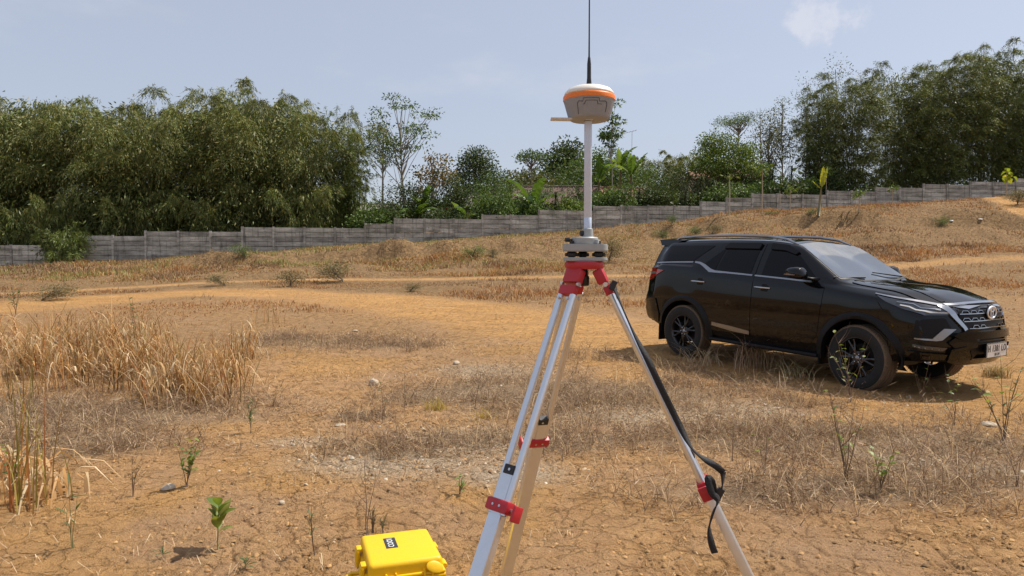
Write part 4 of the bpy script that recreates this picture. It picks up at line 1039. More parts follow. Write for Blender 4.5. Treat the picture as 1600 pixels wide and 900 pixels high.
def strip(name, line, w, view, mat, parent, off=.012, **kw):
    """a raised moulding along an open line"""
    L = [Vector(p) for p in line]; ws = [w] * len(L) if np.isscalar(w) else w
    A = []; B = []
    for i, p in enumerate(L):
        t_ = (L[min(i + 1, len(L) - 1)] - L[max(i - 1, 0)]).normalized(); nn_ = Vector((-t_.y, t_.x)) * ws[i] / 2
        A.append(tuple(p + nn_)); B.append(tuple(p - nn_))
    return panel(name, A + B[::-1], view, mat, parent, off, r=0, **kw)
# greenhouse and doors, both sides
for view, sgn in (('side', -1), ('far', 1)):
    # front and rear door skins, each with window, visor, handle
    fd = panel("door", [(1.215, .455), (2.10, .455), (2.215, .60), (2.255, .95), (2.285, 1.19), (2.16, 1.30), (1.80, 1.615), (1.62, 1.69), (1.29, 1.715), (1.235, 1.1)], view, "car_paint", car, .006, step=.07)
    rd = panel("door", [(.53, .47), (1.195, .455), (1.215, 1.1), (1.27, 1.715), (.55, 1.71), (.14, 1.42), (.05, 1.20), (.05, 1.02), (.30, .93), (.46, .76)], view, "car_paint", car, .006, step=.07)
    w1 = panel("window", [(1.335, 1.295), (2.09, 1.262), (2.13, 1.30), (1.79, 1.585), (1.62, 1.65), (1.375, 1.668)], view, "tinted_glass", fd, .010, step=.07, r=.02)
    w2 = panel("window", [(.565, 1.318), (1.165, 1.30), (1.205, 1.668), (.665, 1.668)], view, "tinted_glass", rd, .010, step=.07, r=.015)
    panel("quarter_window", [(.32, 1.40), (.50, 1.325), (.54, 1.32), (.635, 1.655)], view, "tinted_glass", rd, .010, step=.07, r=.012)
    panel("rear_window", [(-.68, 1.415), (.10, 1.445), (.40, 1.675), (-.50, 1.66)], view, "tinted_glass", body, .006, step=.07, r=.02)
    panel("window_visor", [(.60, 1.628), (1.20, 1.63), (1.212, 1.705), (.66, 1.70)], view, "trim_black", rd, .035, .03, step=.07, r=.01)
    panel("window_visor", [(1.37, 1.63), (1.60, 1.615), (1.76, 1.565), (1.80, 1.60), (1.62, 1.682), (1.365, 1.705)], view, "trim_black", fd, .035, .03, step=.07, r=.01)
    strip("belt_moulding", [(-.72, 1.385), (-.3, 1.41), (.10, 1.425)], .020, view, "satin_silver", body, .010, step=.06)
    strip("belt_moulding", [(.14, 1.425), (.24, 1.415), (.34, 1.375), (.47, 1.315), (.56, 1.302), (.85, 1.293), (1.20, 1.281)], [.022, .030, .045, .040, .024, .020, .020], view, "satin_silver", rd, .014, step=.05)
    strip("belt_moulding", [(1.24, 1.280), (1.7, 1.262), (2.10, 1.243)], .020, view, "satin_silver", fd, .014, step=.06)
    for d_, hx, hz in ((rd, .27, 1.155), (fd, 1.38, 1.135)):
        pc, pn = drop(VIEWS[view][0](hx, hz), VIEWS[view][1])
        panel("handle_recess", [(hx - .02, hz - .05), (hx + .09, hz - .055), (hx + .11, hz + .01), (hx + .07, hz + .045), (hx, hz + .045)], view, "trim_black", d_, .008, step=.05, r=.02)
        mb = MB(); y = pc.y + sgn * .045
        mb.tube([(hx - .115, pc.y + sgn * .005, hz), (hx - .10, y - sgn * .008, hz), (hx - .05, y, hz), (hx + .06, y, hz - .003), (hx + .10, y - sgn * .008, hz - .005), (hx + .115, pc.y + sgn * .005, hz - .006)], [.016, .019, .019, .019, .018, .015], 8, True, .7)
        mb.build("handle", MATS["chrome"], d_, True)
    # silver strip along the rear door foot and sill with side step
    strip("sill_moulding", [(.55, .565), (.9, .53), (1.19, .505)], [.05, .065, .05], view, "satin_silver", rd, .012, step=.05)
    mb = MB(); mb.box((1.38, sgn * .845, .345), (1.72, .19, .05), bev=.018); mb.build("side_step", MATS["trim_black"], car, auto=40)
    mb = MB(); mb.box((1.37, sgn * .80, .41), (1.75, .06, .14), bev=.02); mb.build("sill", MATS["trim_black"], car, auto=40)
    # wheel-arch flares
    for xa in (0, WB):
        th = np.linspace(-.14, PI + (.14 if xa else .10), 30)
        inner = [(xa + (AR - .012) * math.cos(a), WR + (AR - .012) * math.sin(a)) for a in th]
        outer = [(xa + (AR + .072) * math.cos(a), WR + (AR + .066) * math.sin(a)) for a in th]
        V = []
        for (a, b), (c_, d_) in zip(inner, outer):
            m = ((a + c_) / 2, (b + d_) / 2); rowp = []
            for (q, lift) in ((outer and (c_, d_), .002), (m, .026), ((a + .012 * (c_ - a), b + .012 * (d_ - b)), .034)):
                loc, nn_ = drop(VIEWS[view][0](xa + (q[0] - xa) * 1.07, WR + (q[1] - WR) * 1.07 if q[1] > WR else q[1]), VIEWS[view][1])
                yy = loc.y if abs(abs(loc.y) - .9) < .09 else sgn * .90
                rowp.append((q[0], yy + sgn * lift, q[1]))
            rowp.append((a, rowp[-1][1] - sgn * .10, b)); V += rowp
        Fc = [(i * 4 + k, i * 4 + k + 1, i * 4 + k + 5, i * 4 + k + 4) for i in range(len(th) - 1) for k in range(3)]
        o = obj("wheel_arch_flare", V, Fc, MATS["trim_black"], car); autosmooth(o, 50)
    for xa, sx in ((-.50, -1), (2.245, -1)):
        mb = MB(); mb.box((xa, sgn * .80, .33), (.02, .22, .26 if xa < 0 else .18), bev=.006); mb.build("mud_flap", MATS["trim_black"], car)
    # roof rail
    rl = [(-.52, .0), (-.42, .045), (-.1, .055), (.6, .058), (1.2, .052), (1.5, .035), (1.68, .0)]
    pts = []
    for x, lift in rl:
        loc, _ = drop((x, sgn * .585, 3), (0, 0, -1)); pts.append((x, sgn * .585, loc.z + lift + .004))
    mb = MB(); mb.tube(pts, [.014, .02, .02, .02, .02, .018, .012], 8); mb.build("roof_rail", MATS["satin_silver"], car, True)
    # mirror
    rings = [(1.86, .30, .35), (1.89, .75, .72), (1.96, 1.0, .95), (2.03, 1.0, 1.0), (2.08, .85, .9), (2.105, .5, .55)]
    V = []; Fc = []; n = 14
    for x, a, b in rings:
        for k in range(n):
            t_ = 2 * PI * k / n; ct, st = math.cos(t_), math.sin(t_)
            V.append((x - .02 * st + .05 * (ct * sgn < 0) * 0, sgn * (1.045 + .115 * a * abs(ct) ** .7 * (1 if ct > 0 else -1)), 1.355 + .078 * b * abs(st) ** .8 * (1 if st > 0 else -1)))
    for i in range(len(rings) - 1):
        for k in range(n): Fc.append((i * n + k, i * n + (k + 1) % n, (i + 1) * n + (k + 1) % n, (i + 1) * n + k))
    Fc += [list(range(n)), list(range((len(rings) - 1) * n, len(rings) * n))]
    mo = obj("mirror", V, Fc, MATS["car_paint"], car, True)
    mb = MB(); mb.tube([(2.06, sgn * .99, 1.30), (2.10, sgn * .90, 1.285), (2.14, sgn * .83, 1.28)], [.035, .035, .05], 8, True, .6); mb.build("mirror_arm", MATS["trim_black"], mo, True)
    mb = MB(); mb.tube([(1.885, sgn * 1.14, 1.335), (1.96, sgn * 1.168, 1.335), (2.05, sgn * 1.165, 1.335)], [.008, .011, .006], 6); mb.build("indicator", MATS["amber_lamp"], mo)
    # tail lamp on the rear corner
    tl = panel("tail_lamp", [(-.86, 1.29), (-.80, 1.31), (-.44, 1.285), (-.62, 1.20), (-.80, 1.115), (-.86, 1.12)], view, "red_lamp", car, .014, step=.04, r=.012)
    strip("lamp_bar", [(-.85, 1.225), (-.62, 1.24)], .035, view, "satin_silver", tl, .018, step=.04)
    panel("rear_bumper_side", [(-.93, .62), (-.93, .86), (-.60, .84), (-.52, .60), (-.55, .47), (-.70, .46)], view, "car_paint", car, .016, step=.05, r=.03)
    # head lamp wraps from the wing to the grille
    hl = panel("headlight", [(2.93, 1.135), (3.12, 1.105), (3.45, 1.045), (3.62, 1.03), (3.62, .965), (3.42, .955), (3.22, 1.005)], view, "lamp_glass", car, .010, step=.04, r=.012)
    strip("chrome_brow", [(2.90, 1.152), (3.12, 1.120), (3.45, 1.062), (3.66, 1.04)], [.008, .013, .016, .02], view, "chrome", hl, .016, step=.05)
    strip("light_guide", [(3.18, 1.045), (3.26, 1.03), (3.33, 1.0), (3.46, .985), (3.60, .985)], .010, view, "plate_white", hl, .016, step=.04)
    strip("light_guide", [(3.14, 1.075), (3.28, 1.06), (3.36, 1.022), (3.52, 1.012)], .007, view, "chrome", hl, .016, step=.04)
    # bumper corner: fog recess, silver hook, daytime lamp row
    panel("fog_recess", [(3.36, .90), (3.56, .93), (3.62, .80), (3.52, .72), (3.34, .71)], view, "trim_black", car, .004, step=.05, r=.02)
    panel("bumper_hook", [(3.36, .692), (3.36, .704), (3.50, .702), (3.565, .815), (3.635, .812), (3.565, .690), (3.53, .680)], view, "satin_silver", car, .018, step=.04, r=.004)
    panel("bumper_cheek", [(3.60, .665), (3.69, .815), (3.74, .81), (3.74, .62), (3.66, .585)], view, "car_paint", car, .03, step=.04, r=.01)
    panel("bumper_lip", [(3.24, .50), (3.30, .56), (3.55, .545), (3.70, .53), (3.74, .46), (3.60, .415), (3.34, .42)], view, "car_paint", car, .03, step=.05, r=.02)
    dl = panel("daytime_lamp", [(3.345, .605), (3.345, .635), (3.60, .610), (3.57, .575)], view, "lamp_glass", car, .02, step=.04, r=.006)
    for k in range(5):
        mb = MB(); q, _ = drop(VIEWS[view][0](3.375 + k * .045, .610 - k * .005), VIEWS[view][1]); mb.box((q.x, q.y + sgn * .022, q.z), (.016, .006, .010)); mb.build("lamp_cell", MATS["satin_silver"], dl)
    panel("front_wing_seam", [(2.90, 1.155), (2.905, 1.16), (3.02, 1.0), (3.10, .93), (3.095, .925), (3.01, .995)], view, "trim_black", car, .002, step=.05, r=0)
# windscreen, rear glass, bonnet skin, roof seam
panel("windscreen", [(1.66, -.60), (1.585, -.3), (1.56, 0), (1.585, .3), (1.66, .60), (2.0, .655), (2.36, .715), (2.44, .4), (2.465, 0), (2.44, -.4), (2.36, -.715), (2.0, -.655)], 'top', "windscreen_glass", car, .006, step=.08, r=.03)
panel("windscreen_border", [(1.63, -.625), (1.56, -.3), (1.535, 0), (1.56, .3), (1.63, .625), (2.0, .685), (2.39, .74), (2.47, .4), (2.495, 0), (2.47, -.4), (2.39, -.74), (2.0, -.685)], 'top', "trim_black", car, .003, step=.08, r=.03)
panel("bonnet", [(2.50, -.70), (2.54, 0), (2.50, .70), (2.9, .70), (3.3, .66), (3.50, .58), (3.60, .35), (3.625, 0), (3.60, -.35), (3.50, -.58), (3.3, -.66), (2.9, -.70)], 'top', "car_paint", car, .010, step=.08, r=.04)
for sg in (-1, 1):
    panel("bonnet_ridge", [(2.60, sg * .36), (3.1, sg * .40), (3.48, sg * .47), (3.46, sg * .53), (3.1, sg * .50), (2.62, sg * .50)], 'top', "car_paint", car, .014, .003, step=.06, r=.02)
    mb = MB(); a, _ = drop((2.42, sg * .42 + .15, 4), (0, 0, -1)); b, _ = drop((2.33, sg * .42 - .38, 4), (0, 0, -1)); mb.tube([a + Vector((0, 0, .022)), b + Vector((0, 0, .024))], [.010, .007], 6); mb.build("wiper", MATS["trim_black"], car)
panel("rear_glass", [(-.60, 1.40), (.60, 1.40), (.50, 1.66), (-.50, 1.66)], 'rear', "tinted_glass", car, .006, step=.08)
mb = MB(); V = []
sp = [(-.30, .635, 1.752), (-.65, .625, 1.760), (-.87, .585, 1.752), (-.845, .585, 1.715), (-.80, .61, 1.665), (-.60, .645, 1.655)]
V = [(x, -y, z) for x, y, z in sp] + [(x, -y * .35, z + .035 * (z > 1.7)) for x, y, z in sp] + [(x, y * .35, z + .035 * (z > 1.7)) for x, y, z in sp] + [(x, y, z) for x, y, z in sp]
m = len(sp); mb.add(V, [(i * m + k, i * m + (k + 1) % m, (i + 1) * m + (k + 1) % m, (i + 1) * m + k) for i in range(3) for k in range(m)] + [list(range(m)), list(range(3 * m, 4 * m))[::-1]])
mb.build("spoiler", MATS["car_paint"], car, auto=30)
panel("roof_panel", [(-.75, -.50), (-.75, .50), (1.50, .50), (1.45, 0), (1.50, -.50)], 'top', "car_paint", car, .004, step=.12, r=.05)
# grille and bumper, seen from the front
gr = panel("grille", [(-.52, 1.045), (0, 1.06), (.52, 1.045), (.47, .90), (.40, .80), (0, .795), (-.40, .80), (-.47, .90)], 'front', "trim_black", car, .010, step=.05, r=.02)
strip("grille_frame", [(-.56, 1.052), (-.3, 1.066), (0, 1.072), (.3, 1.066), (.56, 1.052)], .018, 'front', "chrome", gr, .03, step=.05)
for sg in (-1, 1):
    panel("chrome_blade", [(sg * .555, 1.05), (sg * .635, 1.045), (sg * .575, .945), (sg * .475, .82), (sg * .445, .755), (sg * .395, .765), (sg * .44, .84), (sg * .515, .94)], 'front', "chrome", gr, .026, step=.04, r=.01)
for k, (z, w) in enumerate(((.972, .49), (.893, .455), (.815, .40))):
    strip("grille_bar", [(-w, z), (0, z + .006), (w, z)], .009, 'front', "chrome", gr, .024, step=.05)
    for sg in (-1, 1):
        for q in range(3):
            y0 = sg * (.13 + q * .115)
            if abs(y0) + .10 > w + .03: continue
            strip("grille_vane", [(y0, z + .005), (y0 + sg * .028, z + .036), (y0 + sg * .085, z + .036), (y0 + sg * .105, z + .008)], .006, 'front', "chrome", gr, .022, step=.04)
e0, en = drop((6, 0, .985), (-1, 0, 0)); EM = Matrix.Translation(e0 + Vector((.03, 0, 0)))
emb = MB(); 
def ell(a, b, cy, cz, r, n=28): return [(0, cy + a * math.cos(2 * PI * k / n), cz + b * math.sin(2 * PI * k / n)) for k in range(n + 1)]
mb = MB(); mb.lathe([(.01, 0), (.098, 0), (.092, .012), (.01, .016)], 28, Matrix.Translation(e0 + Vector((.022, 0, 0))) @ Matrix.Rotation(PI / 2, 4, 'Y')); eb = mb.build("emblem_back", MATS["trim_black"], gr, True)
for a, b, cz, r in ((.095, .066, 0, .011), (.052, .026, .036, .009), (.026, .062, .0, .009)):
    mb = MB(); mb.tube([e0 + Vector((.042 + p[0], p[1], p[2] + cz)) for p in ell(a, b, 0, 0, r)], r, 6, False); mb.build("emblem_ring", MATS["emblem_silver"], eb, True)
panel("bumper_beam", [(-.60, .735), (-.54, .775), (0, .785), (.54, .775), (.60, .735), (.52, .700), (0, .705), (-.52, .700)], 'front', "car_paint", car, .055, .03, step=.05, r=.012)
panel("lower_intake", [(-.50, .70), (.50, .70), (.44, .50), (-.44, .50)], 'front', "trim_black", car, .006, step=.06, r=.02)
for z in (.675, .645): strip("intake_slat", [(-.46, z), (0, z + .005), (.46, z)], .012, 'front', "car_paint", car, .03, step=.06)
panel("bumper_apron", [(-.62, .60), (-.46, .635), (-.36, .52), (.36, .52), (.46, .635), (.62, .60), (.60, .48), (.45, .445), (-.45, .445), (-.60, .48)], 'front', "car_paint", car, .05, .03, step=.05, r=.012)
for sg in (-1, 1): panel("apron_fin", [(sg * .34, .56), (sg * .42, .60), (sg * .42, .58), (sg * .36, .50)], 'front', "trim_black", car, .056, step=.04, r=.004)
# number plate with raised characters
p0, _ = drop((6, 0, .585), (-1, 0, 0)); px_ = p0.x + .060
pl = MB(); pl.box((px_, 0, .575), (.006, .46, .16), bev=.002); plate = pl.build("number_plate", MATS["plate_white"], car)
mb = MB()
for y, z, w, h in ((0, .652, .46, .006), (0, .498, .46, .006), (-.227, .575, .006, .15), (.227, .575, .006, .15)): mb.box((px_ + .0035, y, z), (.002, w, h))
mb.build("plate_border", MATS["print_black"], plate)
mb = MB(); mb.box((px_ - .025, 0, .575), (.04, .40, .12), bev=.01); mb.build("plate_mount", MATS["trim_black"], plate)
def text_mesh(name, s, size, mat, parent, M, ext=.001):
    cu = bpy.data.curves.new(name, 'FONT'); cu.body = s; cu.size = size; cu.extrude = ext; cu.offset = size * .006; cu.space_character = 1.12; cu.align_x = 'CENTER'; cu.align_y = 'CENTER'; cu.resolution_u = 3
    to = bpy.data.objects.new(name, cu); COL.objects.link(to)
    dg = bpy.context.evaluated_depsgraph_get(); me = bpy.data.meshes.new_from_object(to.evaluated_get(dg)); bpy.data.objects.remove(to)
    me.transform(M); me.materials.clear(); me.materials.append(MATS[mat]); me.name = name
    return link(bpy.data.objects.new(name, me), parent)
RF = Matrix.Rotation(PI / 2, 4, 'Z') @ Matrix.Rotation(PI / 2, 4, 'X')
text_mesh("plate_text", "H 1381 LO", .104, "print_black", plate, Matrix.Translation((px_ + .005, 0, .592)) @ RF @ Matrix.Diagonal((.80, 1, 1, 1)))
text_mesh("plate_text", "03 29", .042, "print_black", plate, Matrix.Translation((px_ + .005, 0, .527)) @ RF)
# dark underside and wheel wells
mb = MB(); mb.box((1.37, 0, .47), (3.7, 1.30, .22), bev=.04); mb.box((-.70, 0, .52), (.5, 1.3, .16), bev=.03); mb.build("underbody", MATS["trim_black"], car)
for xa in (0, WB):
    for sg in (-1, 1):
        V = []; Fc = []; th = np.linspace(-.05, PI + .05, 18)
        for a in th:
            for y in (.50, .90): V.append((xa + (AR + .01) * math.cos(a), sg * y, WR + (AR + .01) * math.sin(a)))
        Fc = [(2 * i, 2 * i + 1, 2 * i + 3, 2 * i + 2) for i in range(len(th) - 1)] + [[2 * i for i in range(len(th))]]
        obj("wheel_liner", V, Fc, MATS["trim_black"], car)
mb = MB(); mb.tube([(0, -.7, .40), (0, .7, .40)], .06, 8); mb.build("rear_axle", MATS["trim_black"], car)
# wheels
RY = Matrix.Rotation(PI / 2, 4, 'X')
tyre_prof = [(.235, -.105), (.262, -.122), (.31, -.130), (.350, -.126), (.366, -.118)]
tread_prof = [(.366, -.1185), (.378, -.110), (.386, -.09), (.388, -.062), (.380, -.058), (.380, -.050), (.389, -.046), (.389, -.012), (.381, -.008), (.381, .008), (.389, .012), (.389, .046), (.380, .050), (.380, .058), (.388, .062), (.386, .09), (.378, .110), (.366, .1185)]
def open_lathe(prof, n, M):
    V = []; m = len(prof)
    for i in range(n):
        a = 2 * PI * i / n
        for r, z in prof: V.append(M @ Vector((r * math.cos(a), r * math.sin(a), z)))
    return V, [(i * m + k, ((i + 1) % n) * m + k, ((i + 1) % n) * m + k + 1, i * m + k + 1) for i in range(n) for k in range(m - 1)]
tV, tF = open_lathe(tyre_prof, 64, Matrix()); tV2, tF2 = open_lathe([(r, -z) for r, z in tyre_prof][::-1], 64, Matrix())
mt = MB(); mt.add(tV, tF); mt.add(tV2, tF2)
tyre_me = mesh_data("tyre", mt.v, mt.f, MATS["tyre_rubber"], True)
mt = MB(); mt.add(*open_lathe(tread_prof, 72, Matrix()))
for k in range(72):
    for sgz in (-1, 1):
        a = 2 * PI * k / 72; mt.box((.3845 * math.cos(a), .3845 * math.sin(a), sgz * .085), (.012, .020, .045), Matrix.Rotation(a, 3, 'Z'))
tread_me = mesh_data("tread", mt.v, mt.f, MATS["dusty_tread"], False)
mt = MB(); mt.add(*open_lathe([(.236, .105), (.243, .112), (.238, .100), (.222, .085), (.215, .02), (.21, -.10), (.236, -.105)], 48, Matrix()))
rim_me = mesh_data("rim", mt.v, mt.f, MATS["rim_black"], True)
spv = MB()
for k in range(6):
    for d_ in (-.16, .16):
        a = 2 * PI * k / 6 + d_; c_, s_ = math.cos(a), math.sin(a); a0 = 2 * PI * k / 6 + d_ * .45; c0, s0 = math.cos(a0), math.sin(a0)
        spv.tube([(c0 * .055, s0 * .055, .078), (c0 * .10, s0 * .10, .088), (c_ * .18, s_ * .18, .082), (c_ * .228, s_ * .228, .088)], [.020, .015, .013, .015], 6, True, .7)
spv.lathe([(.01, .04), (.078, .04), (.080, .082), (.062, .088), (.01, .088)], 24)
spoke_me = mesh_data("spokes", spv.v, spv.f, MATS["rim_black"], False)
mt = MB(); mt.lathe([(.006, .088), (.032, .089), (.030, .096), (.006, .098)], 18); cap_me = mesh_data("hub_cap", mt.v, mt.f, MATS["satin_silver"], True)
mt = MB(); mt.lathe([(.002, .085), (.0105, .085), (.0095, .103), (.002, .105)], 8); nut_me = mesh_data("wheel_nut", mt.v, mt.f, MATS["chrome"], True)
mt = MB(); mt.lathe([(.01, -.02), (.165, -.02), (.165, .0), (.01, .0)], 32); disc_me = mesh_data("brake_disc", mt.v, mt.f, MATS["trim_black"], False)
mt = MB(); mt.box((-.12, .05, .012), (.08, .14, .05), bev=.012); cal_me = mesh_data("brake_caliper", mt.v, mt.f, MATS["trim_black"], False)
for xa in (0, WB):
    for sg in (-1, 1):
        w = bpy.data.objects.new("wheel", None); w.location = (xa, sg * .80, WR); w.rotation_euler = (PI / 2 if sg < 0 else -PI / 2, 0, 0); w.empty_display_size = .1; link(w, car)
        if xa: w.rotation_euler = (PI / 2 if sg < 0 else -PI / 2, 0, -.10)
        inst("tyre", tyre_me, w); inst("tread", tread_me, w); inst("rim", rim_me, w); inst("spokes", spoke_me, w, rot=(0, 0, .3 + xa)); inst("hub_cap", cap_me, w); inst("brake_disc", disc_me, w); inst("brake_caliper", cal_me, w)
        for k in range(6): a = 2 * PI * k / 6; inst("wheel_nut", nut_me, w, (.052 * math.cos(a), .052 * math.sin(a), 0))

# ------------------------------------------------------------------ survey tripod
HD = 2.1
def hp(u, v, D=HD): return unproj(u, v, D)
hc = hp(913, 414); HX, HZ = hc.x, hc.z
tg = gz1(HX, HD)
tri = thing("survey_tripod", "aluminium survey tripod with red joints standing in the foreground", "tripod", (HX, HD, tg))
hz = HZ - tg
mb = MB(); mb.lathe([(.02, hz - .012), (.054, hz - .012), (.058, hz - .006), (.058, hz + .006), (.054, hz + .012), (.02, hz + .012)], 28); mb.build("head_plate", MATS["red_plastic"], tri, auto=35)
FEET = [(-.055, 2.98, "back"), (.955, 1.92, "right"), (-.32, 1.535, "left")]
for k, (fx, fy, _) in enumerate(FEET):
    foot = Vector((fx - HX, fy - HD, gz1(fx, fy) - tg - .01)); rad = Vector((foot.x, foot.y, 0)).normalized(); tan = Vector((-rad.y, rad.x, 0))
    top = Vector((0, 0, hz - .028)) + rad * .052
    ax = (foot - top); L = ax.length; ax.normalize(); nor = tan.cross(ax).normalized()
    def at(s, a=0.0, b=0.0): return top + ax * (L * s) + tan * a + nor * b
    R3 = Matrix((tan, nor, ax)).transposed()
    leg = bpy.data.objects.new("leg", None); leg.empty_display_size = .1; link(leg, tri)
    # hinge bracket
    mb = MB(); mb.box(at(.004, 0, 0) - rad * .006, (.056, .030, .046), R3, .006); mb.box(at(.032), (.054, .025, .030), R3, .005); mb.build("hinge_bracket", MATS["red_plastic"], leg, auto=40)
    mb = MB()
    for s_ in (-1, 1): mb.tube([at(.02, s_ * .034), at(.02, s_ * .026)], .007, 8); mb.tube([at(.05, s_ * .016, -.016), at(.05, s_ * .016, .018)], .004, 8)
    mb.build("bolt", MATS["steel"], leg)
    for s_ in (-1, 1):
        mb = MB(); mb.tube([at(.04, s_ * .022), at(.435, s_ * .022)], .0105, 14); mb.build("tube", MATS["aluminium"], leg, auto=40)
    # sliding lower leg with its end cap
    mb = MB(); mb.box(at(.645), (.034, .022, L * .56), R3, .003)
    mb.box(at(.68), (.046, .026, L * .49), R3, .004); mb.build("sliding_leg", MATS["aluminium"], leg, auto=40)
    mb = MB(); mb.box(at(.362), (.036, .026, .026), R3, .003); cap_o = mb.build("end_cap", MATS["black_plastic"], leg)
    mb = MB()
    for s_ in (-1, 1): mb.tube([at(.362, .004, s_ * .0125), at(.362, .004, s_ * .0155)], .004, 8)
    mb.build("screw", MATS["steel"], cap_o)
    # clamp with wing screw
    mb = MB(); mb.box(at(.422), (.078, .036, .034), R3, .007); cl = mb.build("clamp", MATS["red_plastic"], leg, auto=40)
    sd = 1 if k != 1 else -1
    mb = MB(); mb.tube([at(.424, sd * .034), at(.424, sd * .062)], .005, 8); mb.build("clamp_screw", MATS["steel"], cl)
    mb = MB(); mb.box(at(.427, sd * .062), (.010, .034, .042), R3, .004); mb.build("wing_knob", MATS["red_plastic"], cl, auto=40)
    mb = MB()
    for q in (-.012, .012):
        for s_ in (-1, 1): mb.tube([at(.422, q, s_ * .017), at(.422, q, s_ * .0195)], .0035, 8)
    mb.build("rivet", MATS["steel"], cl)
    # shoe and point
    mb = MB(); mb.box(at(.915), (.052, .032, .075), R3, .006); mb.box(at(.945) + rad * .02, (.05, .05, .010), R3, .003); sh = mb.build("shoe", MATS["red_plastic"], leg, auto=40)
    mb = MB(); mb.tube([at(.93), at(.965), at(1.0)], [.013, .011, .002], 10); mb.build("point", MATS["steel"], sh)
mb = MB(); mb.lathe([(.004, hz - .062), (.013, hz - .062), (.015, hz - .058), (.015, hz - .034), (.010, hz - .03), (.010, hz - .012), (.004, hz - .012)], 14); mb.build("centre_screw", MATS["black_plastic"], tri, auto=40)
# carrying strap: webbing ribbon along the right leg, its tail hanging free
def ribbon_obj(name, px, w, parent, D0=1.95, thick=.0018):
    P = [Vector(hp(u, v, D)) - Vector((HX, HD, tg)) for u, v, D in px]
    Q = []
    for i in range(len(P) - 1):
        p0, p1, p2, p3 = P[max(i - 1, 0)], P[i], P[i + 1], P[min(i + 2, len(P) - 1)]
        for k in range(5):
            t_ = k / 5; Q.append(.5 * ((2 * p1) + (p2 - p0) * t_ + (2 * p0 - 5 * p1 + 4 * p2 - p3) * t_ ** 2 + (3 * p1 - p0 - 3 * p2 + p3) * t_ ** 3))
    Q.append(P[-1]); V = []; Fc = []; n = len(Q)
    for i, p in enumerate(Q):
        t_ = (Q[min(i + 1, n - 1)] - Q[max(i - 1, 0)]).normalized()
        tw = w[0] + (w[1] - w[0]) * i / n
        ang = .5 + .9 * math.sin(i * .22)
        s1 = t_.cross(Vector((0, 1, 0))).normalized(); s2 = s1.cross(t_).normalized(); sd_ = s1 * math.cos(ang) + s2 * math.sin(ang); up = sd_.cross(t_)
        V += [p + sd_ * tw + up * thick, p - sd_ * tw + up * thick, p - sd_ * tw - up * thick, p + sd_ * tw - up * thick]
    for i in range(n - 1):
        for k in range(4): Fc.append((i * 4 + k, i * 4 + (k + 1) % 4, i * 4 + 4 + (k + 1) % 4, i * 4 + 4 + k))
    Fc += [(0, 1, 2, 3), (4 * n - 4, 4 * n - 3, 4 * n - 2, 4 * n - 1)]
    return obj(name, V, Fc, MATS["webbing"], parent, True)
ribbon_obj("strap", [(957, 443, 2.05), (968, 470, 2.03), (990, 520, 2.01), (1012, 562, 1.99), (1030, 600, 1.98), (1052, 645, 1.97), (1072, 685, 1.96), (1084, 704, 1.95), (1100, 717, 1.94), (1118, 728, 1.93), (1130, 738, 1.93)], (.0095, .009), tri)
ribbon_obj("strap", [(1130, 738, 1.93), (1128, 762, 1.93), (1118, 770, 1.93), (1112, 752, 1.92), (1106, 748, 1.92), (1112, 770, 1.91), (1122, 782, 1.91), (1114, 802, 1.91), (1108, 826, 1.91), (1112, 850, 1.91), (1117, 864, 1.91)], (.0095, .009), tri)
sb = hp(1124, 770, 1.925) - Vector((HX, HD, tg)); mb = MB(); mb.box(sb, (.02, .012, .028), Matrix.Rotation(.5, 3, 'Y'), .003); mb.build("strap_buckle", MATS["black_plastic"], tri)
sb = hp(958, 446, 2.04) - Vector((HX, HD, tg)); mb = MB(); mb.box(sb, (.016, .014, .03), Matrix.Rotation(.4, 3, 'Y'), .004); mb.build("strap_buckle", MATS["black_plastic"], tri)

# ---- satellite receiver on its tribrach
bz = HZ + .012
rec = thing("satellite_receiver", "grey dome receiver with orange band and whip antenna on a pole above the tripod", "receiver", (HX, HD, bz))
def zz(v): return hp(913, v).z - bz
def tri_plate(r, corner, z0, z1, rot, bev=.003):
    pts = []
    for k in range(3):
        a = rot + 2 * PI * k / 3
        for j in range(7): b = a + (j / 6 - .5) * 2 * PI / 3; pts.append((r * math.cos(a) + corner * math.cos(b), r * math.sin(a) + corner * math.sin(b)))
    m = MB(); m.prism([(x * .97, y * .97) for x, y in pts], z0, z0 + bev); m.prism(pts, z0 + bev, z1 - bev); m.prism([(x * .97, y * .97) for x, y in pts], z1 - bev, z1); return m
TR = PI / 2 + .0
bp = tri_plate(.046, .026, 0, zz(402), TR).build("tribrach_base", MATS["tribrach_grey"], rec, auto=30)
tu = tri_plate(.046, .027, zz(393), zz(381.5), TR).build("tribrach_top", MATS["tribrach_grey"], rec, auto=30)
for k in range(3):
    a = TR + 2 * PI * k / 3; c_ = (.046 * math.cos(a), .046 * math.sin(a)); M = Matrix.Translation((c_[0], c_[1], 0))
    z0, z1 = zz(402), zz(393); m_ = (z0 + z1) / 2
    mb = MB(); mb.lathe([(.004, z0), (.008, z0), (.012, z0 + .002), (.018, z0 + .004), (.0185, z1 - .007), (.015, z1 - .004), (.011, z1), (.004, z1)], 20, M)
    for q in range(20):
        t_ = 2 * PI * q / 20; mb.box((c_[0] + .0185 * math.cos(t_), c_[1] + .0185 * math.sin(t_), (z0 + z1) / 2 - .001), (.002, .003, .010), Matrix.Rotation(t_, 3, 'Z'))
    mb.lathe([(.002, zz(382)), (.0065, zz(382)), (.0065, zz(377)), (.002, zz(376.6))], 12, M); mb.build("foot_screw", MATS["black_plastic"], rec, auto=40)
ox = hp(902, 400).x - HX
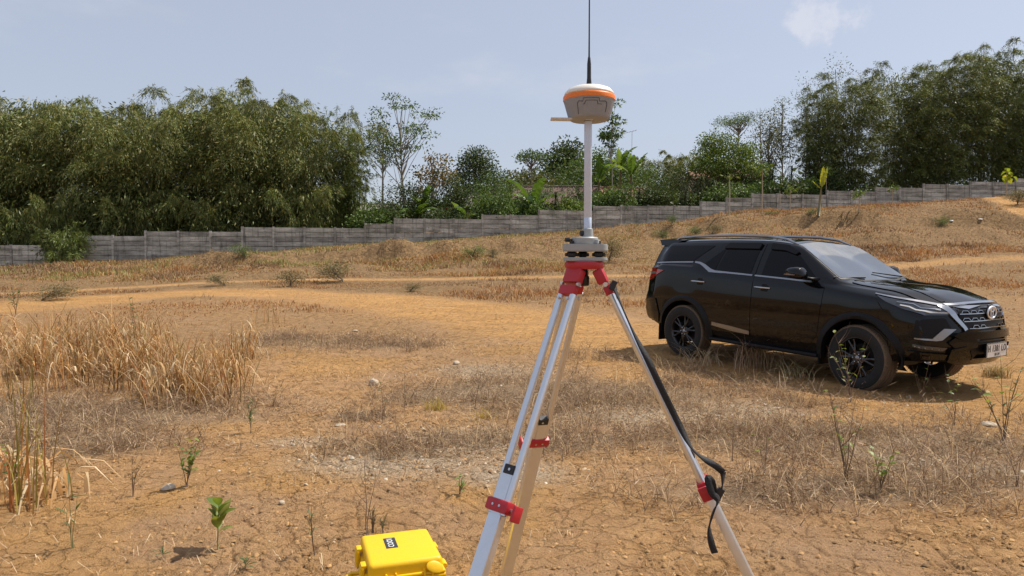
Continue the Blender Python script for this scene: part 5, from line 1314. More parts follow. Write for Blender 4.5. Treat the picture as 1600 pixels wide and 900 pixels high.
mb = MB(); mb.lathe([(.01, zz(382)), (.0395, zz(382)), (.041, zz(380)), (.041, zz(372.5)), (.038, zz(370.5)), (.01, zz(370.3))], 32); mb.build("adapter", MATS["tribrach_grey"], rec, auto=35)
mb = MB(); mb.box((.034, -.026, (zz(381) + zz(375)) / 2), (.014, .016, .012), Matrix.Rotation(-.6, 3, 'Z'), .002); mb.build("bubble_housing", MATS["tribrach_grey"], rec)
mb = MB(); mb.tube([(-.038, -.016, zz(375)), (-.050, -.02, zz(375))], .003, 8); mb.tube([(-.047, -.019, zz(375)), (-.058, -.023, zz(375))], .0065, 10); mb.build("lock_knob", MATS["black_plastic"], rec)
cxp = hp(918.5, 300).x - HX
MP = Matrix.Translation((cxp, 0, 0))
mb = MB(); mb.lathe([(.004, zz(371)), (.0165, zz(371)), (.0165, zz(368)), (.0155, zz(358)), (.0125, zz(357)), (.004, zz(357))], 24, MP); mb.build("pole_socket", MATS["tribrach_grey"], rec, auto=35)
mb = MB(); mb.tube([(cxp - .014, -.004, zz(364.5)), (cxp - .0225, -.006, zz(364.5))], .0085, 14); mb.build("socket_knob", MATS["black_plastic"], rec)
mb = MB(); mb.lathe([(.003, zz(357)), (.0116, zz(357)), (.0116, zz(340.3)), (.0112, zz(340)), (.0112, zz(339.4)), (.0116, zz(339)), (.0114, zz(190)), (.003, zz(190))], 24, MP); mb.build("pole", MATS["pole_aluminium"], rec, auto=35)
MR_ = Matrix.Translation((hp(920.5, 160).x - HX, 0, 0))
R0 = 40.3 * HD / F
mb = MB(); mb.lathe([(.01, zz(188.6)), (R0 * .70, zz(188.6)), (R0 * .76, zz(187)), (R0 * .80, zz(184)), (R0 * .955, zz(162)), (R0 * .985, zz(158.5))], 56, MR_); hb = mb.build("receiver_body", MATS["receiver_grey"], rec, auto=40)
mb = MB(); mb.lathe([(R0 * .985, zz(158.5)), (R0 * 1.0, zz(157.8)), (R0 * 1.0, zz(153)), (R0 * .985, zz(151)), (R0 * .96, zz(150.2))], 56, MR_); mb.build("orange_band", MATS["receiver_orange"], hb, auto=40)
mb = MB(); mb.lathe([(R0 * .965, zz(150.3)), (R0 * .935, zz(146)), (R0 * .82, zz(140.5)), (R0 * .62, zz(137.2)), (R0 * .3, zz(135.4)), (.002, zz(135))], 56, MR_); mb.build("dome", MATS["receiver_white"], hb, True)
# moulded lines of the battery door, and the ports
mxr = MR_.translation.x
def on_body(a, v):
    k = np.interp(v, [158.5, 162, 184, 187], [.985, .955, .80, .76]) * R0 + .0006
    return (mxr + k * math.sin(a), -k * math.cos(a), zz(v))
mb = MB()
for line in ([(-.62, 184), (-.60, 168), (-.54, 165), (-.36, 166), (-.32, 161), (.28, 161), (.32, 166), (.62, 165), (.70, 169), (.72, 184)], [(-.36, 170), (-.3, 170), (-.24, 165), (.22, 165), (.26, 170), (.5, 170)]):
    P = []
    for (a, v), (a2, v2) in zip(line[:-1], line[1:]):
        for q in range(4): P.append(on_body(a + (a2 - a) * q / 4, v + (v2 - v) * q / 4))
    mb.tube(P, .0007, 4)
mb.build("panel_seam", MATS["black_plastic"], hb)
mb = MB(); mb.box((hp(893, 187).x - HX, -.004, zz(187.2)), ((925 - 860) * HD / F, .040, .0038), Matrix.Rotation(.018, 3, 'Y'), .0014); mb.build("measuring_plate", MATS["plate_beige"], rec, auto=30)
ax_ = hp(920.5, 100).x - HX
mb = MB(); mb.lathe([(.002, zz(137)), (.0072, zz(137)), (.0075, zz(130)), (.0062, zz(122)), (.0058, zz(100)), (.0040, zz(91)), (.0026, zz(88)), (.0022, zz(60)), (.0017, zz(-90)), (.0005, zz(-92))], 12, Matrix.Translation((ax_, 0, 0))); mb.build("whip_antenna", MATS["black_plastic"], rec, auto=40)

# ------------------------------------------------------------------ yellow hard case
ccx, ccy = -.495, 3.06
cg = gz1(ccx, ccy); 
case = thing("hard_case", "yellow plastic hard case with black sticker lying left of the tripod", "case", (ccx, ccy, cg), math.radians(18))
CW, CD, CH = .315, .345, .215
def rbox(name, c, d, bev, parent=None, mat="case_yellow", seg=4):
    bm = bmesh.new(); bmesh.ops.create_cube(bm, size=1.0)
    for v in bm.verts: v.co = Vector((v.co.x * d[0], v.co.y * d[1], v.co.z * d[2]))
    bmesh.ops.bevel(bm, geom=list(bm.edges), offset=bev, segments=seg, affect='EDGES', profile=.5); bm.verts.index_update()
    o = obj(name, [v.co + Vector(c) for v in bm.verts], [[v.index for v in f.verts] for f in bm.faces], MATS[mat], parent); bm.free(); autosmooth(o, 30); return o
rbox("case_body", (0, 0, .066), (CW, CD, .14), .016, case)
rbox("case_rim", (0, 0, .136), (CW + .022, CD + .022, .018), .007, case, seg=2)
lid = rbox("lid", (0, 0, .174), (CW - .004, CD - .004, .078), .020, case, seg=6)
rbox("lid_rim", (0, 0, .1515), (CW + .018, CD + .018, .014), .006, lid, seg=2)
for y in (-.095, .085):        # latches on the left side
    l = rbox("latch", (-CW / 2 - .018, y, .148), (.020, .052, .078), .007, case, seg=3)
    rbox("latch_hook", (-CW / 2 - .010, y, .186), (.028, .050, .014), .005, l, seg=2)
    mb = MB(); mb.tube([(-CW / 2 - .020, y - .03, .112), (-CW / 2 - .020, y + .03, .112)], .005, 8); mb.build("latch_pin", MATS["steel"], l)
mb = MB(); mb.tube([(-CW / 2 - .005, -.055, .09), (-CW / 2 - .05, -.058, .088), (-CW / 2 - .066, -.035, .087), (-CW / 2 - .068, 0, .087), (-CW / 2 - .066, .035, .087), (-CW / 2 - .05, .055, .088), (-CW / 2 - .005, .052, .09)], [.010, .011, .013, .014, .013, .011, .010], 10, True, .8); mb.build("carry_handle", MATS["case_yellow"], case, True)
mb = MB(); mb.tube([(-CW / 2 - .006, -.075, .09), (-CW / 2 - .006, -.030, .09)], .012, 10); mb.build("handle_pivot", MATS["black_plastic"], case)
for x in (-.085, -.045, .075, .11):   # stiffening ribs on the front, hinge lugs on the right
    rbox("rib", (x, -CD / 2 - .009, .145), (.008, .016, .052), .003, case, seg=2)
for y in (-.10, .09):
    mb = MB(); mb.lathe([(.002, -.027), (.011, -.027), (.013, -.022), (.013, .022), (.011, .027), (.002, .027)], 14, Matrix.Translation((CW / 2 + .016, y, .15)) @ Matrix.Rotation(PI / 2, 4, 'X')); mb.build("hinge", MATS["case_yellow"], case, auto=40)
mb = MB(); mb.lathe([(.004, -.006), (.026, -.006), (.030, -.002), (.030, .004), (.024, .007), (.004, .007)], 24, Matrix.Translation((.118, -CD / 2 - .012, .176)) @ Matrix.Rotation(.35, 4, 'Y') @ Matrix.Rotation(PI / 2 - .5, 4, 'X') @ Matrix.Diagonal((1.25, .8, 1, 1))); mb.build("purge_valve", MATS["case_yellow"], case, auto=40)
rbox("lid_tab", (.118, CD / 2 + .006, .178), (.05, .022, .012), .004, lid, seg=2)
lt = .174 + .039
mb = MB(); mb.box((-.036, .035, lt + .0006), (.052, .115, .0012)); st = mb.build("sticker", MATS["sticker_black"], lid)
text_mesh("sticker_text", "COOI", .034, "print_white", st, Matrix.Translation((-.036, .035, lt + .0016)) @ Matrix.Rotation(PI / 2, 4, 'Z') @ Matrix.Diagonal((1.0, 1.05, 1, 1)), .0003)

# ------------------------------------------------------------------ dry grass, undergrowth, stones
STRAW = [(0.58, 0.37, 0.17), (0.50, 0.28, 0.10), (0.45, 0.225, 0.065), (0.34, 0.20, 0.06), (0.38, 0.15, 0.05), (0.27, 0.20, 0.055)]
PALE = [(0.66, 0.49, 0.28), (0.58, 0.40, 0.22), (0.70, 0.56, 0.36)]
TWIG = [(0.31, 0.21, 0.125), (0.43, 0.315, 0.20), (0.20, 0.135, 0.082), (0.56, 0.43, 0.29), (0.34, 0.215, 0.12)]
def grass_obj(name, label, B, h, lean, curl, W, K, cols, seed, jit=.2, mat="dry_grass"):
    rng = np.random.default_rng(seed); n = len(B)
    V, T, m = ribbons(B, rng.uniform(0, 2 * PI, n), h, lean, curl, W, K, rng)
    return V, T, np.repeat(pick(rng, cols, n, jit), m, 0)
def scatter(n, x0, x1, y0, y1, dens, seed):
    rng = np.random.default_rng(seed); x, y = rng.uniform(x0, x1, n), rng.uniform(y0, y1, n)
    k = rng.uniform(0, 1, n) < dens(x, y); x, y = x[k], y[k]
    return np.stack([x, y, gz(x, y) - .005], -1)
def clumped(C, per, spread, rng):
    n = len(C); P = np.repeat(C, per, 0); P[:, :2] += rng.normal(0, spread, (n * per, 2)); P[:, 2] = gz(P[:, 0], P[:, 1]) - .01; return P
# tall dry stand on the left
rg = np.random.default_rng(5)
TALL = [(60, 590, 1.3, 1.0), (170, 570, 1.4, 1.0), (270, 565, 1.0, .9), (335, 590, .55, .55), (110, 620, 1.4, .7), (230, 600, 1.3, .8), (20, 560, 1.2, 1.2), (-60, 600, 1.4, 1.2), (300, 610, .5, .35)]
def tall_d(x, y):
    s = 0
    for b in TALL: s = np.maximum(s, blob(x, y, *b))
    return np.clip(s * 1.3, 0, 1) * (fbm(x * 1.3, y * 1.3, 2, 9) > -.07) * (x / y < -.375 + .1 * fbm(x * 2, y * 2, 2, 12))
C0 = scatter(600, -9, -2.0, 6.3, 14.5, tall_d, 51); n0 = len(C0)
parts = []; cs_ = rg.uniform(.55, 1.12, n0); ca_ = rg.uniform(0, 2 * PI, n0); tone_ = rg.uniform(.55, 1.2, n0)
def tallset(per, spread, hl, lean, curl, wd, K, cols, z0=(0, 0), follow=True):
    B = clumped(C0, per, spread, rg); n = len(B); k = np.repeat(cs_, per); B[:, 2] += rg.uniform(*z0, n) * k
    V, T, m = ribbons(B, np.repeat(ca_, per) + rg.normal(0, 1.1, n) if follow else rg.uniform(0, 2 * PI, n), rg.uniform(*hl, n) * k, rg.uniform(*lean, n), rg.uniform(*curl, n), rg.uniform(*wd, n), K, rg)
    parts.append((V, T, np.repeat(pick(rg, cols, n) * np.repeat(tone_, per)[:, None], m, 0)))
tallset(12, .085, (.40, 1.0), (.05, .7), (0, .25), (.008, .016), 4, STRAW)                                  # standing stalks
tallset(14, .10, (.18, .46), (.5, 1.3), (.5, 1.8), (.010, .021), 5, PALE + STRAW[:2], (.05, .45), False)     # leaves curling over
tallset(22, .20, (.12, .42), (.7, 1.4), (.5, .98), (.004, .008), 3, PALE + TWIG, (0, .03), False)            # bent straw at the foot
tallset(5, .16, (.5, .95), (.5, 1.0), (.2, .6), (.006, .010), 5, STRAW + PALE)                               # leaning stalks
V, T, C_ = joinm(parts); tag(obj("tall_dry_grass", V, T, MATS["dry_grass"], None, False, C_), "stand of tall dry straw-coloured grass on the left", "grass", kind="stuff")
# dead brown undergrowth in patches: fine twigs lying every way
C0 = scatter(34000, -7, 7.5, 3.9, 13, lambda x, y: np.clip(under_d(x, y) * 1.15 - .10, 0, 1) * np.clip(.5 + 2.6 * fbm(x * 1.5, y * 1.5, 3, 19), .05, 1) * (dist_line(x, y, TRACK) > 1.4), 52)
per = 18; n0 = len(C0); hgt = np.repeat(rg.uniform(.5, 1.5, n0) * np.clip(1 + 1.6 * fbm(C0[:, 0] * 1.1, C0[:, 1] * 1.1, 2, 81), .4, 1.8), per)
B = np.repeat(C0, per, 0); n = len(B); B[:, :2] += rg.normal(0, .06, (n, 2)); B[:, 2] = gz(B[:, 0], B[:, 1]) + np.minimum(rg.exponential(.035, n), .13) * hgt
Dv = rg.normal(0, 1, (n, 3)); Dv[:, 2] = Dv[:, 2] * .55 + .35
V, Q = leafset(B, nrm(Dv), rg.uniform(.03, .13, n) * (.6 + .4 * hgt), rg.uniform(.0025, .006, n), rg)
tag(obj("dead_undergrowth", V, Q, MATS["dry_grass"], None, False, np.repeat(pick(rg, TWIG, n, .3) * np.repeat(rg.uniform(.7, 1.25, n0), per)[:, None], 4, 0)), "low dead brown undergrowth around the tripod and the car", "undergrowth", kind="stuff")
# thin upright stalks among it
C1 = np.repeat(C0[rg.permutation(n0)[:2200]], 4, 0); n = len(C1)
V, T, m = ribbons(C1, rg.uniform(0, 2 * PI, n), rg.uniform(.08, .30, n), rg.uniform(.2, 1.6, n), rg.uniform(0, .6, n), rg.uniform(.0025, .0045, n), 3, rg)
tag(obj("dry_stalks", V, T, MATS["dry_grass"], None, False, np.repeat(pick(rg, TWIG[:3] + [(0.16, 0.10, 0.07)] + PALE[:1], n, .3), m, 0)), "thin dry stalks standing in the dead undergrowth", "stalks", kind="stuff")
# straw litter lying on the bare soil
C0 = scatter(30000, -6.5, 6.5, 2.7, 12, lambda x, y: np.clip(.04 + .35 * (fbm(x * 1.2, y * 1.2, 3, 23) > .08) + under_d(x, y) * .6, 0, 1) * (dist_line(x, y, TRACK) > 1.2), 53)
n = len(C0); C0[:, 2] += .010
V, T, m = ribbons(C0, rg.uniform(0, 2 * PI, n), rg.uniform(.02, .14, n), rg.uniform(.9, 1.3, n), rg.uniform(.8, 1.0, n), rg.uniform(.002, .005, n), 2, rg)
tag(obj("straw_litter", V, T, MATS["dry_grass"], None, False, np.repeat(pick(rg, PALE + TWIG, n, .3), m, 0)), "loose straw and dead stalks lying on the bare soil", "litter", kind="stuff")
# grass of the middle ground and the bank
def offroad(x, y): return (dist_line(x, y, TRACK) > 2.5 - .5 * sstep(19, 26, y) - .9 * fbm(x * .7, y * .7, 3, 14)) & (dist_line(x, y, TRACK2) > .75) & (dist_line(x, y, PATHR) > 1.0) & (dist_line(x, y, FIELDT) > .9)
def noscarp(x, y):
    k = np.ones(x.shape)
    for L, A, w, fade in SCARPS[:3]:
        yl = np.interp(x, L[:, 0], L[:, 1]) + 1.6 * fbm(x * .22, x * 0 + 3.3, 3, 91) + .5 * fbm(x * 1.1, x * 0 + 7.7, 2, 92)
        k = np.where((np.abs(y - yl + .2) < .75) & (x > L[0, 0] + 2) & (x < L[-1, 0] - 2), .10, k)
    return k
def field_cols(P, seed):
    rng = np.random.default_rng(seed); D, u = polar_D(P[:, 0], P[:, 1]); n = len(P)
    gold = pick(rng, [(0.43, 0.235, 0.09), (0.34, 0.165, 0.06), (0.48, 0.29, 0.125), (0.30, 0.13, 0.05)], n, .25); grn = pick(rng, [(0.27, 0.265, 0.085), (0.32, 0.285, 0.10), (0.19, 0.215, 0.06), (0.36, 0.30, 0.125)], n, .25)
    brn = pick(rng, [(0.24, 0.14, 0.075), (0.30, 0.185, 0.10), (0.17, 0.105, 0.06), (0.35, 0.24, 0.14)], n, .25)
    nz = fbm(P[:, 0] * .18, P[:, 1] * .25, 3, 61); green = sstep(26, 42, D) * sstep(1500, 700, u) * np.clip(.75 + 2.0 * nz, 0, 1)
    c = np.where((rng.uniform(0, 1, n) < green)[:, None], grn, gold)
    nb = fbm(P[:, 0] * .35 + 5, P[:, 1] * .5, 3, 63)
    return np.where((rng.uniform(0, 1, n) < sstep(-.02, .16, nb) * .85)[:, None], brn, c)
C0 = scatter(100000, -32, 30, 12, 40, lambda x, y: offroad(x, y) * (np.abs(x) < .78 * y + 2) * np.clip(.26 + 3.4 * fbm(x * .35, y * .5, 3, 29), .02, 1) * (.12 + .88 * sstep(13, 24, y)), 54)
n = len(C0); B = clumped(C0, 3, .10, rg); n = len(B); cl = field_cols(B, 1); Dn = B[:, 1]
h = rg.uniform(.04, .15, n) * (.6 + .9 * sstep(12, 30, Dn)) * np.clip(1 + 2.5 * fbm(B[:, 0] * .3, B[:, 1] * .3, 2, 71), .4, 2)
V, T, m = ribbons(B, rg.uniform(0, 2 * PI, n), h, rg.uniform(.2, 1.5, n), rg.uniform(0, .6, n), .007 + .0008 * Dn, 2, rg)
tag(obj("field_grass", V, T, MATS["dry_grass"], None, False, np.repeat(cl, m, 0)), "short golden brown grass covering the field beyond the track", "grass", kind="stuff")
C0 = scatter(110000, -52, 56, 36, 68, lambda x, y: noscarp(x, y) * offroad(x, y) * (np.abs(x) < .78 * y + 2) * (y < WK0[1] + (x - WK0[0]) * WKD[1] / WKD[0] + 2) * np.clip(.6 + 2.2 * fbm(x * .3, y * .3, 3, 33), .08, 1), 55)
B = clumped(C0, 2, .16, rg); n = len(B); cl = field_cols(B, 2)
h = rg.uniform(.06, .26, n) * np.clip(1 + 2.8 * fbm(B[:, 0] * .25, B[:, 1] * .25, 2, 73), .3, 2)
V, T, m = ribbons(B, rg.uniform(0, 2 * PI, n), h, rg.uniform(.1, 1.0, n), rg.uniform(0, .5, n), np.full(n, .045), 2, rg)
tag(obj("bank_grass", V, T, MATS["dry_grass"], None, False, np.repeat(cl, m, 0)), "yellow-green and brown grass on the bank below the wall", "grass", kind="stuff")
# pebbles
def stones(n, dens, lo, hi, reg, seed, cols):
    rng = np.random.default_rng(seed); C = scatter(n, *reg, dens, seed); n = len(C)
    base = np.array([(1, 0, 0), (.5, .87, 0), (-.5, .87, 0), (-1, 0, 0), (-.5, -.87, 0), (.5, -.87, 0), (.45, .3, .62), (-.5, .25, .7), (.05, -.5, .6)]) 
    f = np.array([(0, 1, 6), (1, 2, 7), (1, 7, 6), (2, 3, 7), (3, 4, 7), (4, 8, 7), (4, 5, 8), (5, 0, 6), (5, 6, 8), (6, 7, 8)])
    s = lo * (hi / lo) ** (rng.uniform(0, 1, n) ** 2.2)
    V = base[None] * (1 + rng.uniform(-.3, .3, (n, 9, 1))) * s[:, None, None]; a = rng.uniform(0, 2 * PI, n)
    X = V[..., 0] * np.cos(a)[:, None] - V[..., 1] * np.sin(a)[:, None]; Y = V[..., 0] * np.sin(a)[:, None] + V[..., 1] * np.cos(a)[:, None]
    V = np.stack([X, Y, V[..., 2] * rng.uniform(.6, 1.2, (n, 1))], -1) + C[:, None] + np.array([0, 0, .006])
    return V.reshape(-1, 3), (np.arange(n)[:, None, None] * 9 + f[None]).reshape(-1, 3), np.repeat(pick(rng, cols, n, .25), 9, 0)
PEB = [(0.42, 0.31, 0.20), (0.33, 0.23, 0.14), (0.48, 0.41, 0.32), (0.24, 0.16, 0.09), (0.36, 0.21, 0.10)]
V, T, C_ = joinm([stones(26000, lambda x, y: np.clip(.45 + 2.5 * fbm(x * 1.4, y * 1.4, 3, 47), .05, 1) * (dist_line(x, y, TRACK) > 1.3), .003, .016, (-4.2, 4.2, 2.7, 7.5), 63, [(0.36, 0.205, 0.088), (0.40, 0.24, 0.105), (0.29, 0.165, 0.07), (0.24, 0.145, 0.072)]), stones(30000, lambda x, y: np.clip(grav_d(x, y) * 1.2 - .15, 0, 1) * np.clip(.6 + 2 * fbm(x * 3, y * 3, 2, 41), .1, 1),   .004, .020, (-3, 5, 3.6, 10), 61, PEB), stones(12000, lambda x, y: np.full(x.shape, .55), .003, .013, (-5, 5, 2.7, 11), 62, PEB[:2] + [(0.36, 0.22, 0.10), (0.28, 0.16, 0.07), (0.20, 0.12, 0.06)] * 3)])
tag(obj("gravel", V, T, MATS["stone_mix"], None, False, C_), "pale gravel and crumbs of clay strewn over the soil", "gravel", kind="stuff")
def rock(label, u, v, s, seed, flat=.7, mat="rock"):
    p = ground_at(u, v); rs = np.random.default_rng(seed); bm = bmesh.new(); bmesh.ops.create_icosphere(bm, subdivisions=2, radius=1.0)
    ax3 = rs.normal(size=(7, 3)); ax3 /= np.linalg.norm(ax3, axis=1, keepdims=True); dd = rs.uniform(.55, .9, 7)
    for v_ in bm.verts:
        c = np.array(v_.co)
        for a, d in zip(ax3, dd):
            q = c @ a
            if q > d: c = c - a * (q - d)
        v_.co = Vector(c * np.array([1, .85, flat])) * s + Vector((0, 0, s * flat * .35))
    o = obj("rock", [v_.co[:] for v_ in bm.verts], [[v_.index for v_ in f.verts] for f in bm.faces], MATS[mat]); bm.free(); o.location = p; o.rotation_euler = (0, 0, rs.uniform(0, 6)); tag(o, label, "rock", "loose rocks on the clay")
rock("largest pale angular rock on the bare soil left of the tripod", 583, 602, .075, 1, .85)
rock("brown clod at the upper left edge of the undergrowth beside the tripod", 713, 569, .055, 2)
rock("small pale stone alone on the soil left of the yellow case", 440, 787, .022, 3)
rock("dark stone at the left end of the gravel patch", 458, 696, .022, 4); rock("dark flat stone under the small leafy weed", 262, 763, .06, 5, .35); rock("flat pale stone in the gravel patch", 532, 665, .05, 6, .3)
rock("dark clod on the soil before the dead undergrowth patch", 556, 518, .07, 7, .4); rock("small stone right of the small pale stone", 478, 758, .016, 8); rock("pale stone lying by the right-hand weeds", 1545, 665, .07, 9, .4); rock("white stone on the bank face at the right", 1486, 346, .14, 10, .5, "print_white"); rock("flat white stone higher on the bank at the far right", 1532, 343, .15, 11, .3, "print_white")

# ------------------------------------------------------------------ single weeds, saplings and bushes
def leaf_mesh(L, W, cols, seed, n=6, curl=.35, fold=.25):
    """one broad leaf: two halves folded along the midrib"""
    rng = np.random.default_rng(seed); s = np.linspace(0, 1, n + 1); V = []; Fc = []
    w = W * .5 * np.sin(np.clip(s, 0, 1) ** .8 * PI) ** .8
    x, z = L * s, L * (.18 * s - curl * s ** 2)
    for i in range(n + 1): V += [(x[i], -w[i], z[i] + w[i] * fold), (x[i], 0, z[i]), (x[i], w[i], z[i] + w[i] * fold)]
    for i in range(n): Fc += [(3 * i, 3 * i + 1, 3 * i + 4, 3 * i + 3), (3 * i + 1, 3 * i + 2, 3 * i + 5, 3 * i + 4)]
    c = np.array(cols[seed % len(cols)]); C = np.array([c * (1.25 if k % 3 == 1 else rng.uniform(.9, 1.1)) for k in range(len(V))])
    return mesh_data("leaf", V, Fc, MATS["weed_leaf"], True, C)
LG = [(0.16, 0.21, 0.04), (0.20, 0.24, 0.05), (0.12, 0.17, 0.035), (0.26, 0.27, 0.07)]
DKG = [(0.06, 0.10, 0.03), (0.08, 0.13, 0.04), (0.10, 0.14, 0.05)]
BIGL = [leaf_mesh(.11, .052, LG, i, curl=.3 + .1 * (i % 3)) for i in range(5)]; SML = [leaf_mesh(.055, .026, LG, i + 10) for i in range(4)]; DKL = [leaf_mesh(.05, .022, DKG, i + 20) for i in range(4)]; NARL = [leaf_mesh(.07, .010, DKG, i + 30, curl=.15) for i in range(3)]; HEART = [leaf_mesh(.42, .36, [(0.30, 0.34, 0.03), (0.24, 0.31, 0.03), (0.38, 0.37, 0.04)], i + 40, curl=.5) for i in range(4)]
def weed(name, label, u, v, h, nst, seed, leaves=None, nl=10, spread=.3, stem_r=.003, lean=0.0, group="single weeds on the clay", stem="weed_stem", twigs=0, lsc=1.0, lo=.25, droop=0.0, up=(-.1, .9)):
    p = ground_at(u, v); rs = random.Random(seed); w = thing(name, label, "weed", p, 0, group)
    paths = []
    for k in range(nst):
        a = rs.uniform(0, 2 * PI); sp = spread * rs.uniform(.3, 1) * h; hh = h * rs.uniform(.6, 1.0) if k else h
        P = [(0.01 * rs.uniform(-1, 1), .01 * rs.uniform(-1, 1), -.02)]
        for q in range(1, 6): t_ = q / 5; P.append((math.cos(a) * sp * t_ ** 1.4 + lean * hh * t_ + rs.uniform(-.012, .012) * h, math.sin(a) * sp * t_ ** 1.4 + rs.uniform(-.012, .012) * h, hh * (t_ - droop * t_ ** 4)))
        paths.append((P, hh)); mb = MB(); mb.tube(P, [stem_r * (1 - .75 * q / 5) for q in range(6)], 5)
        for q in range(twigs):
            i = rs.randrange(2, 5); b = Vector(P[i]); a2 = rs.uniform(0, 2 * PI); L = hh * rs.uniform(.12, .3)
            mb.tube([b, b + Vector((math.cos(a2) * L * .5, math.sin(a2) * L * .5, L * .5)), b + Vector((math.cos(a2) * L * .8, math.sin(a2) * L * .8, L * 1.1))], [stem_r * .5, stem_r * .4, stem_r * .2], 4)
        mb.build("stem", MATS[stem], w, True)
    if leaves:
        for q in range(nl):
            P, hh = paths[q % nst]; t_ = lo + (1 - lo) * (q // nst + 1) / (nl // nst + 1) * rs.uniform(.85, 1.0); i = min(4, int(t_ * 5)); b = Vector(P[i]).lerp(Vector(P[i + 1]), t_ * 5 - i)
            inst("leaf", leaves[rs.randrange(len(leaves))], w, b, (rs.uniform(-.4, .4), -rs.uniform(*up), q * 2.4 + rs.uniform(-.4, .4)), (lsc * rs.uniform(.7, 1.15),) * 3)
    return w
weed("seedling", "bright green broad-leaved seedling left of the yellow case", 340, 858, .235, 1, 1, BIGL, 11, .05, .004, stem="green_stem", lsc=1.15, lo=.30, up=(.5, 1.15))
weed("leafy_weed", "small leafy weed with yellowish leaves left of centre", 292, 760, .32, 5, 2, SML, 34, .35, .003, lsc=1.05)
weed("leafy_weed", "blue-green narrow-leaved weed on the soil right of the tall grass", 392, 678, .33, 2, 3, NARL, 34, .18, .003, lsc=1.0)
weed("leafy_weed", "tiny green weed beside the bottom edge left of the yellow case", 382, 893, .06, 3, 4, NARL, 14, .8, .002, lsc=.75)
weed("leafy_weed", "tiny sprout on the soil below the seedling", 257, 872, .05, 2, 5, NARL, 8, .6, .002, lsc=.7)
weed("grass_stalk", "lone upright green stalk on the left soil", 113, 858, .38, 3, 6, NARL, 8, .12, .0025, stem="green_stem", lsc=1.1)
weed("dry_weed", "dark withered weed casting a shadow on the left soil", 208, 775, .24, 4, 7, DKL, 6, .35, .003, twigs=4, lsc=.5)
weed("dry_weed", "brown stalk rising behind the yellow case", 575, 838, .42, 2, 8, DKL, 4, .25, .003, twigs=3, lsc=.5, lean=-.12)
weed("dry_weed", "withered dark weed at the back left of the yellow case", 583, 830, .13, 5, 9, NARL, 14, .3, .004, twigs=3, lsc=.6)
weed("dry_weed", "small withered weed behind the lid of the yellow case", 598, 832, .09, 3, 10, NARL, 9, .3, .003, twigs=3, lsc=.5)
weed("dry_weed", "grey-green stalk left of the yellow case", 490, 868, .26, 2, 11, NARL, 12, .15, .003, lsc=.8)
weed("leafy_weed", "tall upright weed on the gravel edge right of centre-left", 600, 655, .36, 2, 12, DKL, 7, .12, .003, lsc=.8)
weed("leafy_weed", "thin double-stemmed weed left of the tripod legs", 632, 640, .38, 2, 13, DKL, 6, .15, .003, lsc=.7)
weed("leafy_weed", "thin leaning weed at the left edge of the undergrowth", 742, 640, .45, 3, 14, DKL, 8, .3, .003, twigs=2, lsc=.7)
weed("leafy_weed", "low green tuft beside the left tripod leg", 718, 772, .12, 4, 15, SML, 14, .6, .003, lsc=.75)
weed("leafy_weed", "many-stemmed weed with few leaves in the right undergrowth", 1322, 760, .62, 7, 16, SML, 20, .34, .004, twigs=2, lsc=.95)
weed("leafy_weed", "branching weed in front of the car's front wheel", 1330, 628, .78, 6, 17, SML, 26, .34, .004, twigs=3, lsc=1.15)
weed("leafy_weed", "tall leafy weed near the right edge of the photo", 1568, 690, .72, 7, 18, DKL + SML, 34, .45, .004, twigs=3, lsc=1.4)
weed("leafy_weed", "leafy weed left of the tall one at the right edge", 1492, 665, .60, 4, 19, DKL + SML, 16, .4, .003, twigs=2, lsc=1.2)
weed("leafy_weed", "low leafy weed with yellow leaves right of the many-stemmed one", 1376, 770, .34, 5, 20, SML, 20, .35, .003, lsc=1.0)
weed("leafy_weed", "slim weed between the tripod's right leg and the many-stemmed weed", 1195, 745, .42, 3, 21, SML, 5, .3, .003, twigs=3, lsc=.7)
weed("leafy_weed", "weed standing below the car's front bumper", 1440, 628, .50, 4, 22, DKL, 8, .35, .003, twigs=2, lsc=1.1)
weed("dry_weed", "dark dry stalks right of the tripod strap", 1232, 772, .20, 5, 23, None, 0, .3, .003, twigs=3)
weed("dry_weed", "bare dry stalk beside the strap tail", 1145, 720, .30, 2, 24, None, 0, .2, .003, twigs=3)
weed("dry_weed", "dry stalks below the tall weed at the right edge", 1590, 760, .30, 3, 25, None, 0, .3, .003, twigs=3)
weed("leafy_weed", "green weed at the foot of the tall grass by the left edge", 22, 770, .34, 5, 26, DKL + SML, 26, .4, .003, lsc=1.1)
weed("leafy_weed", "leafy stem standing above the tall dry grass", 213, 560, .95, 3, 27, DKL, 26, .12, .004, lsc=1.3)
weed("leafy_weed", "green branching weed in the tall grass at the left edge", 25, 492, .75, 5, 28, DKL, 34, .5, .005, twigs=2, lsc=1.9)
weed("leafy_weed", "thin weed on the track left of centre", 102, 460, .9, 2, 29, DKL, 14, .1, .005, lsc=1.8)
def tuft(name, label, u, v, n, h, spread, cols, seed, W=.008, lean=(.1, .7), curl=(0, .3), cat="grass tuft", group="grass tufts standing on their own", heads=0):
    rng = np.random.default_rng(seed); p = ground_at(u, v); B = np.zeros((n, 3)); B[:, :2] = rng.normal(0, spread * .25, (n, 2)); B[:, 2] = -.01
    V, T, m = ribbons(B, rng.uniform(0, 2 * PI, n), h * rng.uniform(.45, 1, n), rng.uniform(*lean, n), rng.uniform(*curl, n), np.full(n, W), 4, rng)
    t_ = thing(name, label, cat, p, 0, group); obj("blades", V, T, MATS["dry_grass"], t_, False, np.repeat(pick(rng, cols, n), m, 0)); return t_
tuft("grass_tuft", "tall reed-like grass clump with drooping leaves at the left edge", 48, 788, 30, 1.1, .40, STRAW + [(0.34, 0.28, 0.07)] * 2, 31, .009, (.05, .4))
